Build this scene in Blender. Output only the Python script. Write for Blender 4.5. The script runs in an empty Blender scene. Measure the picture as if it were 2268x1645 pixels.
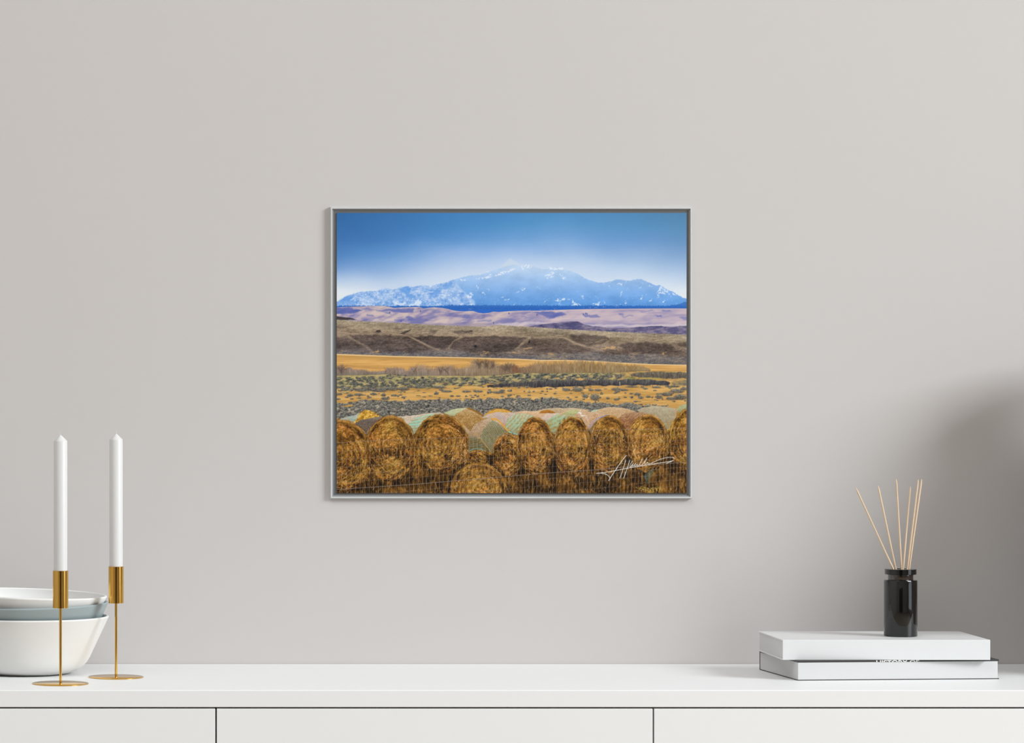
import bpy, bmesh, math, random
import numpy as np
from mathutils import Vector, Matrix

# ------------------------------------------------------------------ camera, world, light, exposure
scene = bpy.context.scene
COL = scene.collection
CAM_Z = 1.248          # eye height; the sideboard top is at TOP
TOP = 0.75
WALL = 6.148           # distance of the picture wall from the camera
F_PX = 8000.0          # long lens, focal length in pixels of the 2268 px wide frame

cam_d = bpy.data.cameras.new('camera')
cam = bpy.data.objects.new('camera', cam_d)
COL.objects.link(cam)
cam.location = (0, 0, CAM_Z)
cam.rotation_euler = (math.pi / 2, 0, 0)
cam_d.sensor_fit = 'HORIZONTAL'
cam_d.sensor_width = 36
cam_d.lens = F_PX / 2268 * 36
cam_d.shift_x = (1134 - 75) / 2268      # shifted lens: the photograph is cropped to the right of the optical axis
cam_d.shift_y = (822 - 822.5) / 2268
cam_d.clip_end = 60
scene.camera = cam

world = bpy.data.worlds.new('world')
scene.world = world
world.use_nodes = True
world.node_tree.nodes['Background'].inputs[0].default_value = (0.80, 0.88, 1.0, 1)
world.node_tree.nodes['Background'].inputs[1].default_value = 0.6


def area(name, loc, target, sx, sy, power, color):
    d = bpy.data.lights.new(name, 'AREA')
    d.shape = 'RECTANGLE'
    d.size, d.size_y, d.energy, d.color = sx, sy, power, color
    o = bpy.data.objects.new(name, d)
    COL.objects.link(o)
    o.location = loc
    o.rotation_euler = (Vector(target) - Vector(loc)).to_track_quat('-Z', 'Y').to_euler()
    return o


win_light = area('window_daylight', (6.2, 2.3, 3.9), (-0.4, 5.9, 0.2), 2.9, 2.2, 216, (0.915, 0.965, 1.0))
win_light.data.spread = math.radians(120)      # beam narrowed and aimed down so the upper wall comes out darker
area('window_lower_daylight', (6.3, 2.3, 1.5), (0.0, 2.3, 1.5), 2.9, 2.1, 26, (0.915, 0.965, 1.0))    # lower panes: dimmer view of the ground outside
area('ceiling_fill_light', (-0.8, 2.6, 5.2), (-0.8, 2.6, 0.0), 3.4, 3.4, 135, (0.915, 0.965, 1.0))  # added soft ambient fill below the ceiling, no fixture there

vs = scene.view_settings
vs.view_transform = 'Standard'
vs.look = 'None'
vs.exposure = -0.05
vs.gamma = 1.0
vs.use_curve_mapping = False

# ------------------------------------------------------------------ helpers


def lin(c):
    return tuple(((v / 255) / 12.92 if v / 255 <= 0.04045 else ((v / 255 + 0.055) / 1.055) ** 2.4) for v in c)


def mat(name, rgb, rough=0.5, metal=0.0, noise=0.0, scale=40.0, bump=0.0, coat=0.0, spec=0.5, sss=0.0, stretch=(1, 1, 1)):
    m = bpy.data.materials.new(name)
    m.use_nodes = True
    nt = m.node_tree
    b = nt.nodes['Principled BSDF']
    b.inputs['Roughness'].default_value = rough
    b.inputs['Metallic'].default_value = metal
    b.inputs['Specular IOR Level'].default_value = spec
    b.inputs['Coat Weight'].default_value = coat
    b.inputs['Coat Roughness'].default_value = 0.05
    if sss:
        b.inputs['Subsurface Weight'].default_value = sss
        b.inputs['Subsurface Radius'].default_value = (0.006, 0.005, 0.004)
    base = lin(rgb)
    tc = nt.nodes.new('ShaderNodeTexCoord')
    mp = nt.nodes.new('ShaderNodeMapping')
    mp.inputs['Scale'].default_value = stretch
    nt.links.new(tc.outputs['Object'], mp.inputs[0])
    n = nt.nodes.new('ShaderNodeTexNoise')
    n.inputs['Scale'].default_value = scale
    n.inputs['Detail'].default_value = 5
    nt.links.new(mp.outputs[0], n.inputs['Vector'])
    mix = nt.nodes.new('ShaderNodeMix')
    mix.data_type = 'RGBA'
    mix.inputs[6].default_value = tuple(max(0, v * (1 - noise)) for v in base) + (1,)
    mix.inputs[7].default_value = tuple(min(1, v * (1 + noise)) for v in base) + (1,)
    nt.links.new(n.outputs[0], mix.inputs[0])
    nt.links.new(mix.outputs[2], b.inputs['Base Color'])
    if bump:
        bp = nt.nodes.new('ShaderNodeBump')
        bp.inputs['Strength'].default_value = bump
        bp.inputs['Distance'].default_value = 0.002
        nt.links.new(n.outputs[0], bp.inputs['Height'])
        nt.links.new(bp.outputs[0], b.inputs['Normal'])
    return m


def link(name, me, m=None, parent=None, loc=None):
    o = bpy.data.objects.new(name, me)
    COL.objects.link(o)
    if m is not None:
        me.materials.append(m)
    if parent is not None:
        o.parent = parent
    if loc is not None:
        o.location = loc
    return o


def from_bm(name, bm, m, parent=None, loc=None, smooth=None):
    bmesh.ops.recalc_face_normals(bm, faces=bm.faces)
    me = bpy.data.meshes.new(name)
    bm.to_mesh(me)
    bm.free()
    if smooth is not None:
        for p in me.polygons:
            p.use_smooth = True
        me.set_sharp_from_angle(angle=math.radians(smooth))
    return link(name, me, m, parent, loc)


def box_bm(x0, x1, y0, y1, z0, z1, bev=0.0, seg=2, bm=None):
    b = bmesh.new()
    bmesh.ops.create_cube(b, size=1)
    bmesh.ops.scale(b, vec=(x1 - x0, y1 - y0, z1 - z0), verts=b.verts)
    bmesh.ops.translate(b, vec=((x0 + x1) / 2, (y0 + y1) / 2, (z0 + z1) / 2), verts=b.verts)
    if bev:
        bmesh.ops.bevel(b, geom=list(b.edges), offset=bev, segments=seg, affect='EDGES', profile=0.5)
    if bm is None:
        return b
    me = bpy.data.meshes.new('tmp')
    b.to_mesh(me)
    b.free()
    bm.from_mesh(me)
    bpy.data.meshes.remove(me)
    return bm


def lathe_bm(profile, seg=96):
    """profile: list of (radius, z), bottom to top (or round a closed wall)."""
    bm = bmesh.new()
    rings = []
    for r, z in profile:
        if r < 1e-6:
            rings.append([bm.verts.new((0, 0, z))])
        else:
            rings.append([bm.verts.new((r * math.cos(2 * math.pi * k / seg), r * math.sin(2 * math.pi * k / seg), z)) for k in range(seg)])
    for a, b in zip(rings, rings[1:]):
        for k in range(seg):
            k2 = (k + 1) % seg
            if len(a) == 1 and len(b) == 1:
                continue
            if len(a) == 1:
                bm.faces.new((a[0], b[k], b[k2]))
            elif len(b) == 1:
                bm.faces.new((a[k], b[0], a[k2]))
            else:
                bm.faces.new((a[k], a[k2], b[k2], b[k]))
    return bm


def empty(name, loc, rz=0.0):
    o = bpy.data.objects.new(name, None)
    COL.objects.link(o)
    o.location = loc
    o.rotation_euler = (0, 0, rz)
    return o


def tag(o, label, cat, group=None):
    o['label'] = label
    o['category'] = cat
    if group:
        o['group'] = group
    return o


def structure(o, label=None):
    o['kind'] = 'structure'
    if label:
        o['label'] = label
    return o


# ------------------------------------------------------------------ materials
M = {}
M['wall'] = mat('wall_paint', (196, 191, 188), 0.85, noise=0.012, scale=3.0, bump=0.02)
M['side'] = mat('side_wall_paint', (205, 201, 198), 0.9, noise=0.01, scale=3.0)
M['rear'] = mat('rear_wall_paint', (196, 192, 188), 0.9, noise=0.02, scale=3.0)
M['door'] = mat('dark_stained_door', (58, 44, 34), 0.5, noise=0.15, scale=5, stretch=(10, 1, 1))
M['ceil'] = mat('ceiling_paint', (235, 234, 232), 0.9, noise=0.01)
M['floor'] = mat('oak_floor', (176, 160, 142), 0.5, noise=0.12, scale=6, stretch=(1, 12, 1))
M['lacquer'] = mat('white_lacquer', (235, 235, 234), 0.42, noise=0.006, scale=20, spec=0.35)
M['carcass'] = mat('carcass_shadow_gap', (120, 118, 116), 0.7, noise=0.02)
M['gold'] = mat('polished_brass', (224, 176, 88), 0.13, metal=1.0, noise=0.03, scale=30, stretch=(1, 1, 6))
M['wax'] = mat('white_wax', (216, 215, 213), 0.45, noise=0.006, scale=30, sss=0.15)
M['wick'] = mat('cotton_wick', (222, 218, 210), 0.9, noise=0.05)
M['ceramic'] = mat('matte_white_ceramic', (229, 228, 225), 0.55, noise=0.012, scale=90)
M['ceramic_grey'] = mat('matte_blue_grey_ceramic', (152, 164, 166), 0.55, noise=0.015, scale=90)
M['cover_white'] = mat('white_book_cover', (219, 219, 218), 0.4, noise=0.006, scale=30)
M['cover_dark'] = mat('charcoal_book_cover', (52, 50, 49), 0.5, noise=0.05, scale=60)
M['pages'] = mat('page_edges', (207, 206, 205), 0.85, noise=0.02, scale=60, stretch=(0.2, 0.2, 30))
M['print_white'] = mat('white_ink', (236, 234, 230), 0.6, noise=0.01)
M['black_glass'] = mat('black_glass', (9, 9, 9), 0.07, noise=0.05, scale=20, coat=0.5, spec=0.45)
M['amber_glass'] = mat('dark_amber_glass', (40, 27, 23), 0.08, noise=0.1, scale=40, coat=0.6, spec=0.8)
M['reed'] = mat('pale_reed', (212, 186, 156), 0.7, noise=0.12, scale=300, stretch=(6, 6, 0.4))
M['silver'] = mat('satin_silver_frame', (208, 208, 207), 0.5, metal=0.0, noise=0.02, scale=80)
M['slope'] = mat('grey_frame_bevel', (146, 146, 146), 0.5, noise=0.02, scale=80)
M['channel'] = mat('dark_grey_frame_channel', (100, 100, 100), 0.7, noise=0.02, scale=80)
M['backing'] = mat('print_backing', (120, 112, 104), 0.7, noise=0.03)
M['stoneware'] = mat('taupe_stoneware', (150, 138, 132), 0.8, noise=0.06, scale=60)

# ------------------------------------------------------------------ room shell
X0, X1, Y0, Y1, ZC = -3.4, 6.4, -1.3, WALL, 5.3
T = 0.12
structure(from_bm('floor', box_bm(X0 - T, X1 + T, Y0 - T, Y1 + T, -0.1, 0), M['floor']))
structure(from_bm('ceiling', box_bm(X0 - T, X1 + T, Y0 - T, Y1 + T, ZC, ZC + 0.1), M['ceil']))
structure(from_bm('wall_back', box_bm(X0 - T, X1 + T, Y1, Y1 + T, 0, ZC), M['wall']),
          'plain warm grey painted wall behind the sideboard')
structure(from_bm('wall_left', box_bm(X0 - T, X0, Y0, Y1, 0, ZC), M['side']))
structure(from_bm('wall_front', box_bm(X0 - T, X1 + T, Y0 - T, Y0, 0, ZC), M['rear']))
# unseen dark double door behind the camera, added to darken brass and glass reflections
dr = structure(empty('door_1', (0.1, Y0, 0)))
for k in (-1, 1):
    leaf = from_bm('door_leaf', box_bm(min(0.006 * k, 1.5 * k), max(0.006 * k, 1.5 * k), 0.0, 0.05, 0.01, 2.6), M['door'], dr)
    for z0, z1 in ((0.2, 1.1), (1.3, 2.4)):
        from_bm('panel', box_bm(min(0.15 * k, 1.35 * k), max(0.15 * k, 1.35 * k), 0.05, 0.062, z0, z1, 0.004), M['door'], leaf)
# right wall with one tall window opening
WY0, WY1, WZ0, WZ1 = 0.8, 3.8, 0.4, 5.1
bm = box_bm(X1, X1 + T, Y0, WY0, 0, ZC)
box_bm(X1, X1 + T, WY1, Y1, 0, ZC, bm=bm)
box_bm(X1, X1 + T, WY0, WY1, 0, WZ0, bm=bm)
box_bm(X1, X1 + T, WY0, WY1, WZ1, ZC, bm=bm)
structure(from_bm('wall_right', bm, M['side']))
win = structure(empty('window_1', (X1, (WY0 + WY1) / 2, WZ0)))
for nm, b in (('frame_rail', (0.03, 0.09, -1.5, 1.5, 0, 0.05)), ('frame_rail', (0.03, 0.09, -1.5, 1.5, 4.65, 4.7)), ('transom', (0.03, 0.09, -1.45, 1.45, 2.2, 2.28)),
              ('frame_stile', (0.03, 0.09, -1.5, -1.45, 0.05, 4.65)), ('frame_stile', (0.03, 0.09, 1.45, 1.5, 0.05, 4.65))):
    from_bm(nm, box_bm(*b), M['lacquer'], win)

# ------------------------------------------------------------------ sideboard
FRONT = 5.643                      # front edge of the worktop
W = 0.6834                         # one door
SX0 = 0.2847 - W
SX1 = 0.9681 + 2 * W
sb = tag(empty('sideboard', ((SX0 + SX1) / 2, (FRONT + WALL) / 2, 0)),
         'long white lacquered sideboard with handleless doors against the grey wall', 'sideboard')
cx, cy = sb.location.x, sb.location.y


def sbox(name, x0, x1, y0, y1, z0, z1, m, bev=0.0):
    return from_bm(name, box_bm(x0 - cx, x1 - cx, y0 - cy, y1 - cy, z0, z1, bev), m, sb)


sbox('worktop', SX0 - 0.002, SX1 + 0.002, FRONT, WALL - 0.001, TOP - 0.0268, TOP, M['lacquer'], 0.0012)
sbox('carcass', SX0, SX1, FRONT + 0.021, WALL - 0.004, 0.08, TOP - 0.0268, M['carcass'])
sbox('plinth', SX0 + 0.03, SX1 - 0.03, FRONT + 0.06, WALL - 0.03, 0.0, 0.08, M['carcass'])
for k in range(4):
    sbox('door', SX0 + k * W + 0.0012, SX0 + (k + 1) * W - 0.0012, FRONT + 0.0005, FRONT + 0.0205, 0.085, TOP - 0.0268 - 0.0022,
         M['lacquer'], 0.0006)

# ------------------------------------------------------------------ brass candlesticks and candles


def candlestick(x, y, label, clabel):
    t = tag(empty('candlestick', (x, y, TOP)), label, 'candlestick', 'brass candlesticks')
    base = from_bm('base', lathe_bm([(0, 0), (0.0445, 0), (0.045, 0.0004), (0.045, 0.0011), (0.0445, 0.0015), (0, 0.0015)]), M['gold'], t, smooth=50)
    from_bm('stem', lathe_bm([(0, 0.0015), (0.0021, 0.0015), (0.0021, 0.1212), (0, 0.1212)], 32), M['gold'], t, smooth=50)
    from_bm('cup', lathe_bm([(0, 0.1208), (0.0121, 0.1208), (0.0124, 0.1211), (0.0124, 0.1803), (0.0122, 0.1805), (0.0116, 0.1805),
                             (0.0115, 0.1803), (0.0115, 0.1225), (0, 0.1225)], 64), M['gold'], t, smooth=40)
    c = tag(empty('taper_candle', (x, y, TOP + 0.1226)), clabel, 'candle', 'white taper candles')
    from_bm('wax', lathe_bm([(0, 0), (0.0109, 0), (0.0109, 0.2640), (0.0106, 0.2646), (0.0012, 0.2736), (0, 0.2737)], 64), M['wax'], c, smooth=30)
    bm = lathe_bm([(0.0003, 0.272), (0.0003, 0.2795), (0, 0.2797)], 8)
    for v in bm.verts:
        v.co.x += 0.0016 * max(0, (v.co.z - 0.272) / 0.008) * (-1 if x < 0.1 else 0.4)
    from_bm('wick', bm, M['wick'], c)


candlestick(0.0425, 5.757, 'brass candlestick standing nearer the front edge, before the bowls', 'white taper candle in the front brass candlestick, before the bowls')
candlestick(0.1338, 5.880, 'brass candlestick standing further back, right of the bowls', 'white taper candle in the rear brass candlestick, right of the bowls')

# ------------------------------------------------------------------ stacked bowls


def bowl(name, outer, t, m, loc, tilt, label, sub=None):
    """outer: (radius, z) from base to rim; a wall of thickness t with a rounded lip."""
    pts = [(0, outer[0][1])] + outer
    r, z = outer[-1]
    lip = [(r + 0.0006, z + 0.0012), (r, z + 0.0026), (r - t * 0.5, z + 0.0032), (r - t, z + 0.0024), (r - t - 0.0004, z + 0.001)]
    inner = [(max(0, rr - t), max(zz, outer[0][1] + t)) for rr, zz in reversed(outer)]
    o = from_bm(name, lathe_bm(pts + lip + inner + [(0, outer[0][1] + t)], 128), m, loc=loc, smooth=60)
    o.rotation_euler = (math.radians(tilt[0]), math.radians(tilt[1]), 0)
    return tag(o, label, 'bowl', 'stacked bowls')


BX, BY = 0.0, 5.96
BX = (59 - 75) * BY / F_PX


def flare(zr, R, z0, rb):
    """straight flared side of slope 0.47 down to a rounded foot."""
    k = 0.47
    zs = [zr, zr * 0.8 + z0 * 0.2, zr * 0.55 + z0 * 0.45, z0 + 0.0275, z0 + 0.019, z0 + 0.011, z0 + 0.0055, z0 + 0.002, z0]
    dr = [0, 0, 0, 0, 0.0012, 0.005, 0.0115, 0.021, 0.032]
    return [(max(rb, R - k * (zr - z) - d), z) for z, d in zip(zs, dr)][::-1]


bowl('serving_bowl', flare(0.0925, 0.135, 0.0, 0.05), 0.004, M['ceramic'], (BX, BY, TOP), (0, 0),
     'large white ceramic bowl at the bottom of the stack')
bowl('serving_bowl', flare(0.1068, 0.1345, 0.0, 0.045), 0.004, M['ceramic_grey'], (BX + 0.0016, BY, TOP + 0.0062), (0.4, -1.1),
     'blue-grey ceramic bowl nested between two white bowls')
bowl('serving_bowl', flare(0.1165, 0.1312, 0.0, 0.04), 0.004, M['ceramic'], (BX - 0.003, BY, TOP + 0.0128), (0.2, 1.9),
     'white ceramic bowl on top of the stack, empty')

# ------------------------------------------------------------------ books
ANG = math.radians(5.1)
lo = tag(empty('hardcover_book', (1.2301, 5.816, TOP), ANG), 'closed dark-covered book, page edges facing out, under the white book', 'book', 'coffee-table books')
LW, LD = 0.3333, 0.212
from_bm('back_cover', box_bm(0, LW, 0, LD, 0, 0.0014, 0.0003), M['cover_dark'], lo)
from_bm('front_cover', box_bm(0, LW, 0, LD, 0.0291, 0.0321, 0.0005), M['cover_dark'], lo)
from_bm('spine', box_bm(0, LW, LD - 0.0005, LD + 0.0022, 0.0, 0.0321, 0.0008), M['cover_dark'], lo)
from_bm('page_block', box_bm(0.0006, LW - 0.0022, 0.0006, LD - 0.001, 0.0014, 0.0291), M['pages'], lo)
# title: only the upper halves of the letters show on the cover edge
fc = bpy.data.curves.new('title', 'FONT')
fc.body = 'HISTORY OF'
fc.size = 0.0098
fc.extrude = 0.0001
fc.offset = 0.00018
to = bpy.data.objects.new('title', fc)
COL.objects.link(to)
bpy.context.view_layer.update()
tm = bpy.data.meshes.new_from_object(to.evaluated_get(bpy.context.evaluated_depsgraph_get()))
bpy.data.objects.remove(to)
bm = bmesh.new()
bm.from_mesh(tm)
bpy.data.meshes.remove(tm)
mx = max(v.co.x for v in bm.verts)
mn = min(v.co.x for v in bm.verts)
my = max(v.co.y for v in bm.verts)
bmesh.ops.bisect_plane(bm, geom=list(bm.verts) + list(bm.edges) + list(bm.faces), plane_co=(0, my * 0.58, 0), plane_no=(0, -1, 0), clear_outer=True)
tw = 0.0712
bmesh.ops.translate(bm, vec=(-mn, -my, 0), verts=bm.verts)
bmesh.ops.scale(bm, vec=(tw / (mx - mn), 1, 1), verts=bm.verts)
bmesh.ops.rotate(bm, matrix=Matrix.Rotation(math.pi / 2, 3, 'X'), verts=bm.verts)
o = from_bm('title_lettering', bm, M['print_white'], lo, loc=(0.1295, -0.0001, 0.0319))
o['label'] = 'white cropped HISTORY OF lettering'

up = tag(empty('hardcover_book', (1.2086, 5.830, TOP + 0.0321)), 'thick plain white book lying on top of the dark-covered book', 'book', 'coffee-table books')
UW, UD, UH = 0.3352, 0.195, 0.0325
from_bm('back_cover', box_bm(-0.001, UW, 0.001, UD, 0, 0.0022, 0.0005), M['cover_white'], up)
from_bm('front_cover', box_bm(0, UW, 0.001, UD, UH - 0.0022, UH, 0.0005), M['cover_white'], up)
from_bm('spine', box_bm(0, UW, 0, 0.0022, 0, UH, 0.0007), M['cover_white'], up)
from_bm('page_block', box_bm(0.0012, UW - 0.002, 0.002, UD - 0.003, 0.0022, UH - 0.0022), M['pages'], up)

# ------------------------------------------------------------------ reed diffuser
DX, DY, DZ = 1.4191, 5.914, TOP + 0.0646
df = tag(empty('reed_diffuser', (DX, DY, DZ)), 'black glass reed diffuser bottle with a collar, standing on the white book', 'diffuser')
from_bm('bottle', lathe_bm([(0, 0), (0.0258, 0), (0.0266, 0.0004), (0.0270, 0.0014), (0.0270, 0.0908), (0.0266, 0.0918), (0.0258, 0.0922),
                            (0.0190, 0.0922), (0.0186, 0.0915), (0.0186, 0.004), (0, 0.004)], 96), M['black_glass'], df, smooth=35)
from_bm('neck', lathe_bm([(0.0183, 0.080), (0.0206, 0.0922), (0.0206, 0.1014), (0.0120, 0.1014), (0.0120, 0.080), (0.0183, 0.080)], 96), M['amber_glass'], df, smooth=35)
from_bm('collar', lathe_bm([(0.0120, 0.1012), (0.0252, 0.1012), (0.0257, 0.1016), (0.0257, 0.1094), (0.0252, 0.1099), (0.0120, 0.1099),
                            (0.0117, 0.1095), (0.0117, 0.1016), (0.0120, 0.1012)], 96), M['black_glass'], df, smooth=35)
# reeds: (tip x, tip z, collar x) as world metres in the reed's own depth plane, and the depth offsets


def wx(px, d=0.0):
    return (px - 75) * (DY + d) / F_PX


def wz(py, d=0.0):
    return CAM_Z - (py - 822) * (DY + d) / F_PX


reeds = [
    (1895.1, 1079.3, 1978.5, -0.004, 0.020, 'leftmost pale reed stick, leaning far left out of the black bottle'),
    (1944.6, 1074.7, 1984.0, 0.005, 0.030, 'second pale reed stick from the left, leaning gently left'),
    (1985.0, 1060.8, 1996.8, -0.005, -0.025, 'tall nearly upright pale reed stick, third from the left'),
    (2016.5, 1077.0, 2000.3, 0.005, 0.025, 'short pale reed stick tilting right, fourth from the left'),
    (2033.8, 1061.5, 2009.6, -0.004, -0.010, 'inner of the two close pale reed sticks on the right'),
    (2041.4, 1060.6, 2013.6, 0.003, 0.015, 'outermost right pale reed stick, close beside its neighbour'),
]
zc = DZ + 0.1099
for tx, ty, bx, d0, d1, lab in reeds:
    tip = Vector((wx(tx, d1), DY + d1, wz(ty, d1)))
    col = Vector((wx(bx, d0), DY + d0, zc))
    ax = (tip - col)
    # run on down into the bottle as far as the glass lets it
    foot = col - ax * (0.012 / ax.z)
    L = (tip - foot).length
    r = 0.0015
    bm = lathe_bm([(0, 0), (r, 0.0), (r, L - 0.007), (r * 0.35, L - 0.0005), (0, L)], 12)
    o = from_bm('reed_stick', bm, M['reed'], loc=foot, smooth=40)
    o.rotation_euler = (tip - foot).to_track_quat('Z', 'Y').to_euler()
    tag(o, lab, 'reed stick', 'reed sticks in the diffuser')

# ------------------------------------------------------------------ vase that throws the soft shade on the wall
vo = [(0.07, 0), (0.08, 0.004), (0.115, 0.05), (0.15, 0.12), (0.168, 0.20), (0.166, 0.28), (0.145, 0.36), (0.11, 0.43), (0.085, 0.48), (0.08, 0.52), (0.09, 0.55)]
vp = [(0, 0)] + vo + [(0.087, 0.553)] + [(rr - 0.009, max(zz, 0.012)) for rr, zz in reversed(vo)] + [(0, 0.012)]
o = from_bm('floor_vase', lathe_bm(vp, 64), M['stoneware'], loc=(1.818, 5.955, TOP), smooth=60)
o.name = 'stoneware_vase'
tag(o, 'tall taupe stoneware vase at the right, shading the wall', 'vase')

# ------------------------------------------------------------------ picture: frame
FX0, FX1 = 0.5038, 1.1191
FZ0, FZ1 = 1.0316, 1.5272
pic = tag(empty('framed_print', ((FX0 + FX1) / 2, WALL, FZ0)), 'silver-framed landscape photograph of hay bales and a mountain, hung on the wall', 'picture')
fcx = (FX0 + FX1) / 2
hw, hh = (FX1 - FX0) / 2, (FZ1 - FZ0)


def rail(side, prof, name, m, bev=False):
    """mitred rail; prof: list of (inset from the outer edge, height off the wall)."""
    bm = bmesh.new()
    ends = []
    for e in (0, 1):
        ring = []
        for d, h in prof:
            if side in ('t', 'b'):
                x = (-hw + d) if e == 0 else (hw - d)
                z = (hh - d) if side == 't' else d
            else:
                x = (-hw + d) if side == 'l' else (hw - d)
                z = d if e == 0 else hh - d
            ring.append(bm.verts.new((x, -h, z)))
        ends.append(ring)
    n = len(prof)
    for i in range(n):
        j = (i + 1) % n
        bm.faces.new((ends[0][i], ends[0][j], ends[1][j], ends[1][i]))
    bm.faces.new(ends[0])
    bm.faces.new(ends[1][::-1])
    return from_bm(name, bm, m, pic)


for s in 'tblr':
    r_ = rail(s, [(0, 0.0003), (0, 0.0072), (0.0005, 0.0082), (0.0009, 0.0078), (0.0012, 0.0090), (0.0028, 0.0090), (0.0030, 0.0086), (0.0030, 0.0003)], 'frame_rail', M['silver'])
    s_ = rail(s, [(0.0030, 0.0004), (0.0030, 0.0086), (0.0056, 0.0046), (0.0056, 0.0004)], 'frame_bevel', M['slope'])
from_bm('frame_channel', box_bm(-hw + 0.0056, hw - 0.0056, -0.0047, -0.0005, 0.0056, hh - 0.0056), M['channel'], pic)

PX0, PX1 = 0.5150, 1.1097        # print, world metres
PZ0, PZ1 = 1.0410, 1.5172
PH = 0.0065                      # print face off the wall
from_bm('print_panel', box_bm(PX0 - fcx, PX1 - fcx, -(PH - 0.0002), -0.0047, PZ0 - FZ0, PZ1 - FZ0), M['backing'], pic)

# ------------------------------------------------------------------ picture: the print, painted stroke by stroke
PW, PHT = 776, 621               # print raster
rng = np.random.default_rng(7)
IX0, IY0 = 746.0, 471.0          # own coordinates of the print run x 746..1522, y 471..1092
gx, gy = np.meshgrid(IX0 + np.arange(PW) + 0.5, IY0 + np.arange(PHT) + 0.5)
img = np.zeros((PHT, PW, 3), np.float32)


def smooth_noise(cw, ch, seed, ox=0, oy=0, shape=None):
    """value noise with cells of cw x ch pixels, range 0..1"""
    h, w = shape or (PHT, PW)
    r = np.random.default_rng(seed)
    nx, ny = int(w / cw) + 3, int(h / ch) + 3
    g = r.random((ny, nx)).astype(np.float32)
    xs = np.arange(w) / cw
    ys = np.arange(h) / ch
    xi, yi = xs.astype(int), ys.astype(int)
    fx, fy = xs - xi, ys - yi
    fx, fy = fx * fx * (3 - 2 * fx), fy * fy * (3 - 2 * fy)
    a = g[yi][:, xi] * (1 - fx) + g[yi][:, xi + 1] * fx
    b = g[yi + 1][:, xi] * (1 - fx) + g[yi + 1][:, xi + 1] * fx
    return a * (1 - fy)[:, None] + b * fy[:, None]


def noise_at(X, Y, seed):
    g = np.random.default_rng(seed).random((256, 256)).astype(np.float32)
    xi, yi = np.floor(X).astype(int), np.floor(Y).astype(int)
    fx, fy = (X - xi).astype(np.float32), (Y - yi).astype(np.float32)
    fx, fy = fx * fx * (3 - 2 * fx), fy * fy * (3 - 2 * fy)
    x0, x1, y0, y1 = xi & 255, (xi + 1) & 255, yi & 255, (yi + 1) & 255
    return (g[y0, x0] * (1 - fx) + g[y0, x1] * fx) * (1 - fy) + (g[y1, x0] * (1 - fx) + g[y1, x1] * fx) * fy


def fbm(cw, ch, seed, octs=4, gain=0.55, X=None, Y=None):
    """fractal noise with cells of cw x ch pixels, each octave turned so no lattice shows"""
    X = gx if X is None else X
    Y = gy if Y is None else Y
    s = 0
    a, tot = 1.0, 0.0
    for k in range(octs):
        c, d = math.cos(0.5 + 1.5 * k), math.sin(0.5 + 1.5 * k)
        u, w = X / max(1.2, cw / 2 ** k), Y / max(1.2, ch / 2 ** k)
        s = s + a * noise_at(u * c - w * d + 7.3 * k, u * d + w * c + 3.1 * k, seed + 31 * k)
        tot += a
        a *= gain
    return np.clip((s / tot - 0.5) * 1.9 + 0.5, 0, 1).astype(np.float32)


def sstep(a, b, x):
    t = np.clip((x - a) / (b - a), 0, 1)
    return t * t * (3 - 2 * t)


def line_y(pts, x=None):
    p = np.array(pts, float)
    return np.interp(gx[0] if x is None else x, p[:, 0], p[:, 1])


def blend(mask, color):
    global img
    c = np.asarray(color, np.float32)
    img += (c - img) * mask[..., None].astype(np.float32)


def ramp(t, stops):
    """colour ramp over array t; stops: [(pos, (r,g,b))]"""
    p = [s[0] for s in stops]
    return np.stack([np.interp(t, p, [s[1][k] for s in stops]) for k in range(3)], -1).astype(np.float32)


def blur(m, n):
    for _ in range(2):
        for ax in (0, 1):
            acc = np.zeros_like(m)
            pad = [(0, 0), (0, 0)]
            pad[ax] = (n, n)
            p = np.pad(m, pad, mode='edge')
            for k in range(2 * n + 1):
                acc += p[k:k + m.shape[0], :] if ax == 0 else p[:, k:k + m.shape[1]]
            m = acc / (2 * n + 1)
    return m


WARPX = fbm(14, 10, 901, 3) - 0.5
WARPY = fbm(14, 10, 977, 3) - 0.5


def poly(pts, soft=0.8, warp=0.0):
    """anti-aliased polygon mask in print coordinates"""
    p = np.array(pts, float)
    mg = 6 + int(warp)
    xa, xb = int(max(0, p[:, 0].min() - IX0 - mg)), int(min(PW, p[:, 0].max() - IX0 + mg))
    ya, yb = int(max(0, p[:, 1].min() - IY0 - mg)), int(min(PHT, p[:, 1].max() - IY0 + mg))
    full = np.zeros((PHT, PW), np.float32)
    if xa >= xb or ya >= yb:
        return full
    X = gx[ya:yb, xa:xb] + warp * WARPX[ya:yb, xa:xb]
    Y = gy[ya:yb, xa:xb] + warp * WARPY[ya:yb, xa:xb]
    inside = np.zeros(X.shape, bool)
    dmin = np.full(X.shape, 1e9)
    for (x1, y1), (x2, y2) in zip(p, np.roll(p, -1, 0)):
        if y1 != y2:
            c = ((y1 > Y) != (y2 > Y)) & (X < (x2 - x1) * (Y - y1) / (y2 - y1) + x1)
            inside ^= c
        dx, dy = x2 - x1, y2 - y1
        t = np.clip(((X - x1) * dx + (Y - y1) * dy) / (dx * dx + dy * dy + 1e-9), 0, 1)
        dmin = np.minimum(dmin, (X - x1 - t * dx) ** 2 + (Y - y1 - t * dy) ** 2)
    d = np.sqrt(dmin) * np.where(inside, 1, -1)
    full[ya:yb, xa:xb] = sstep(-soft, soft, d)
    return full


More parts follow.
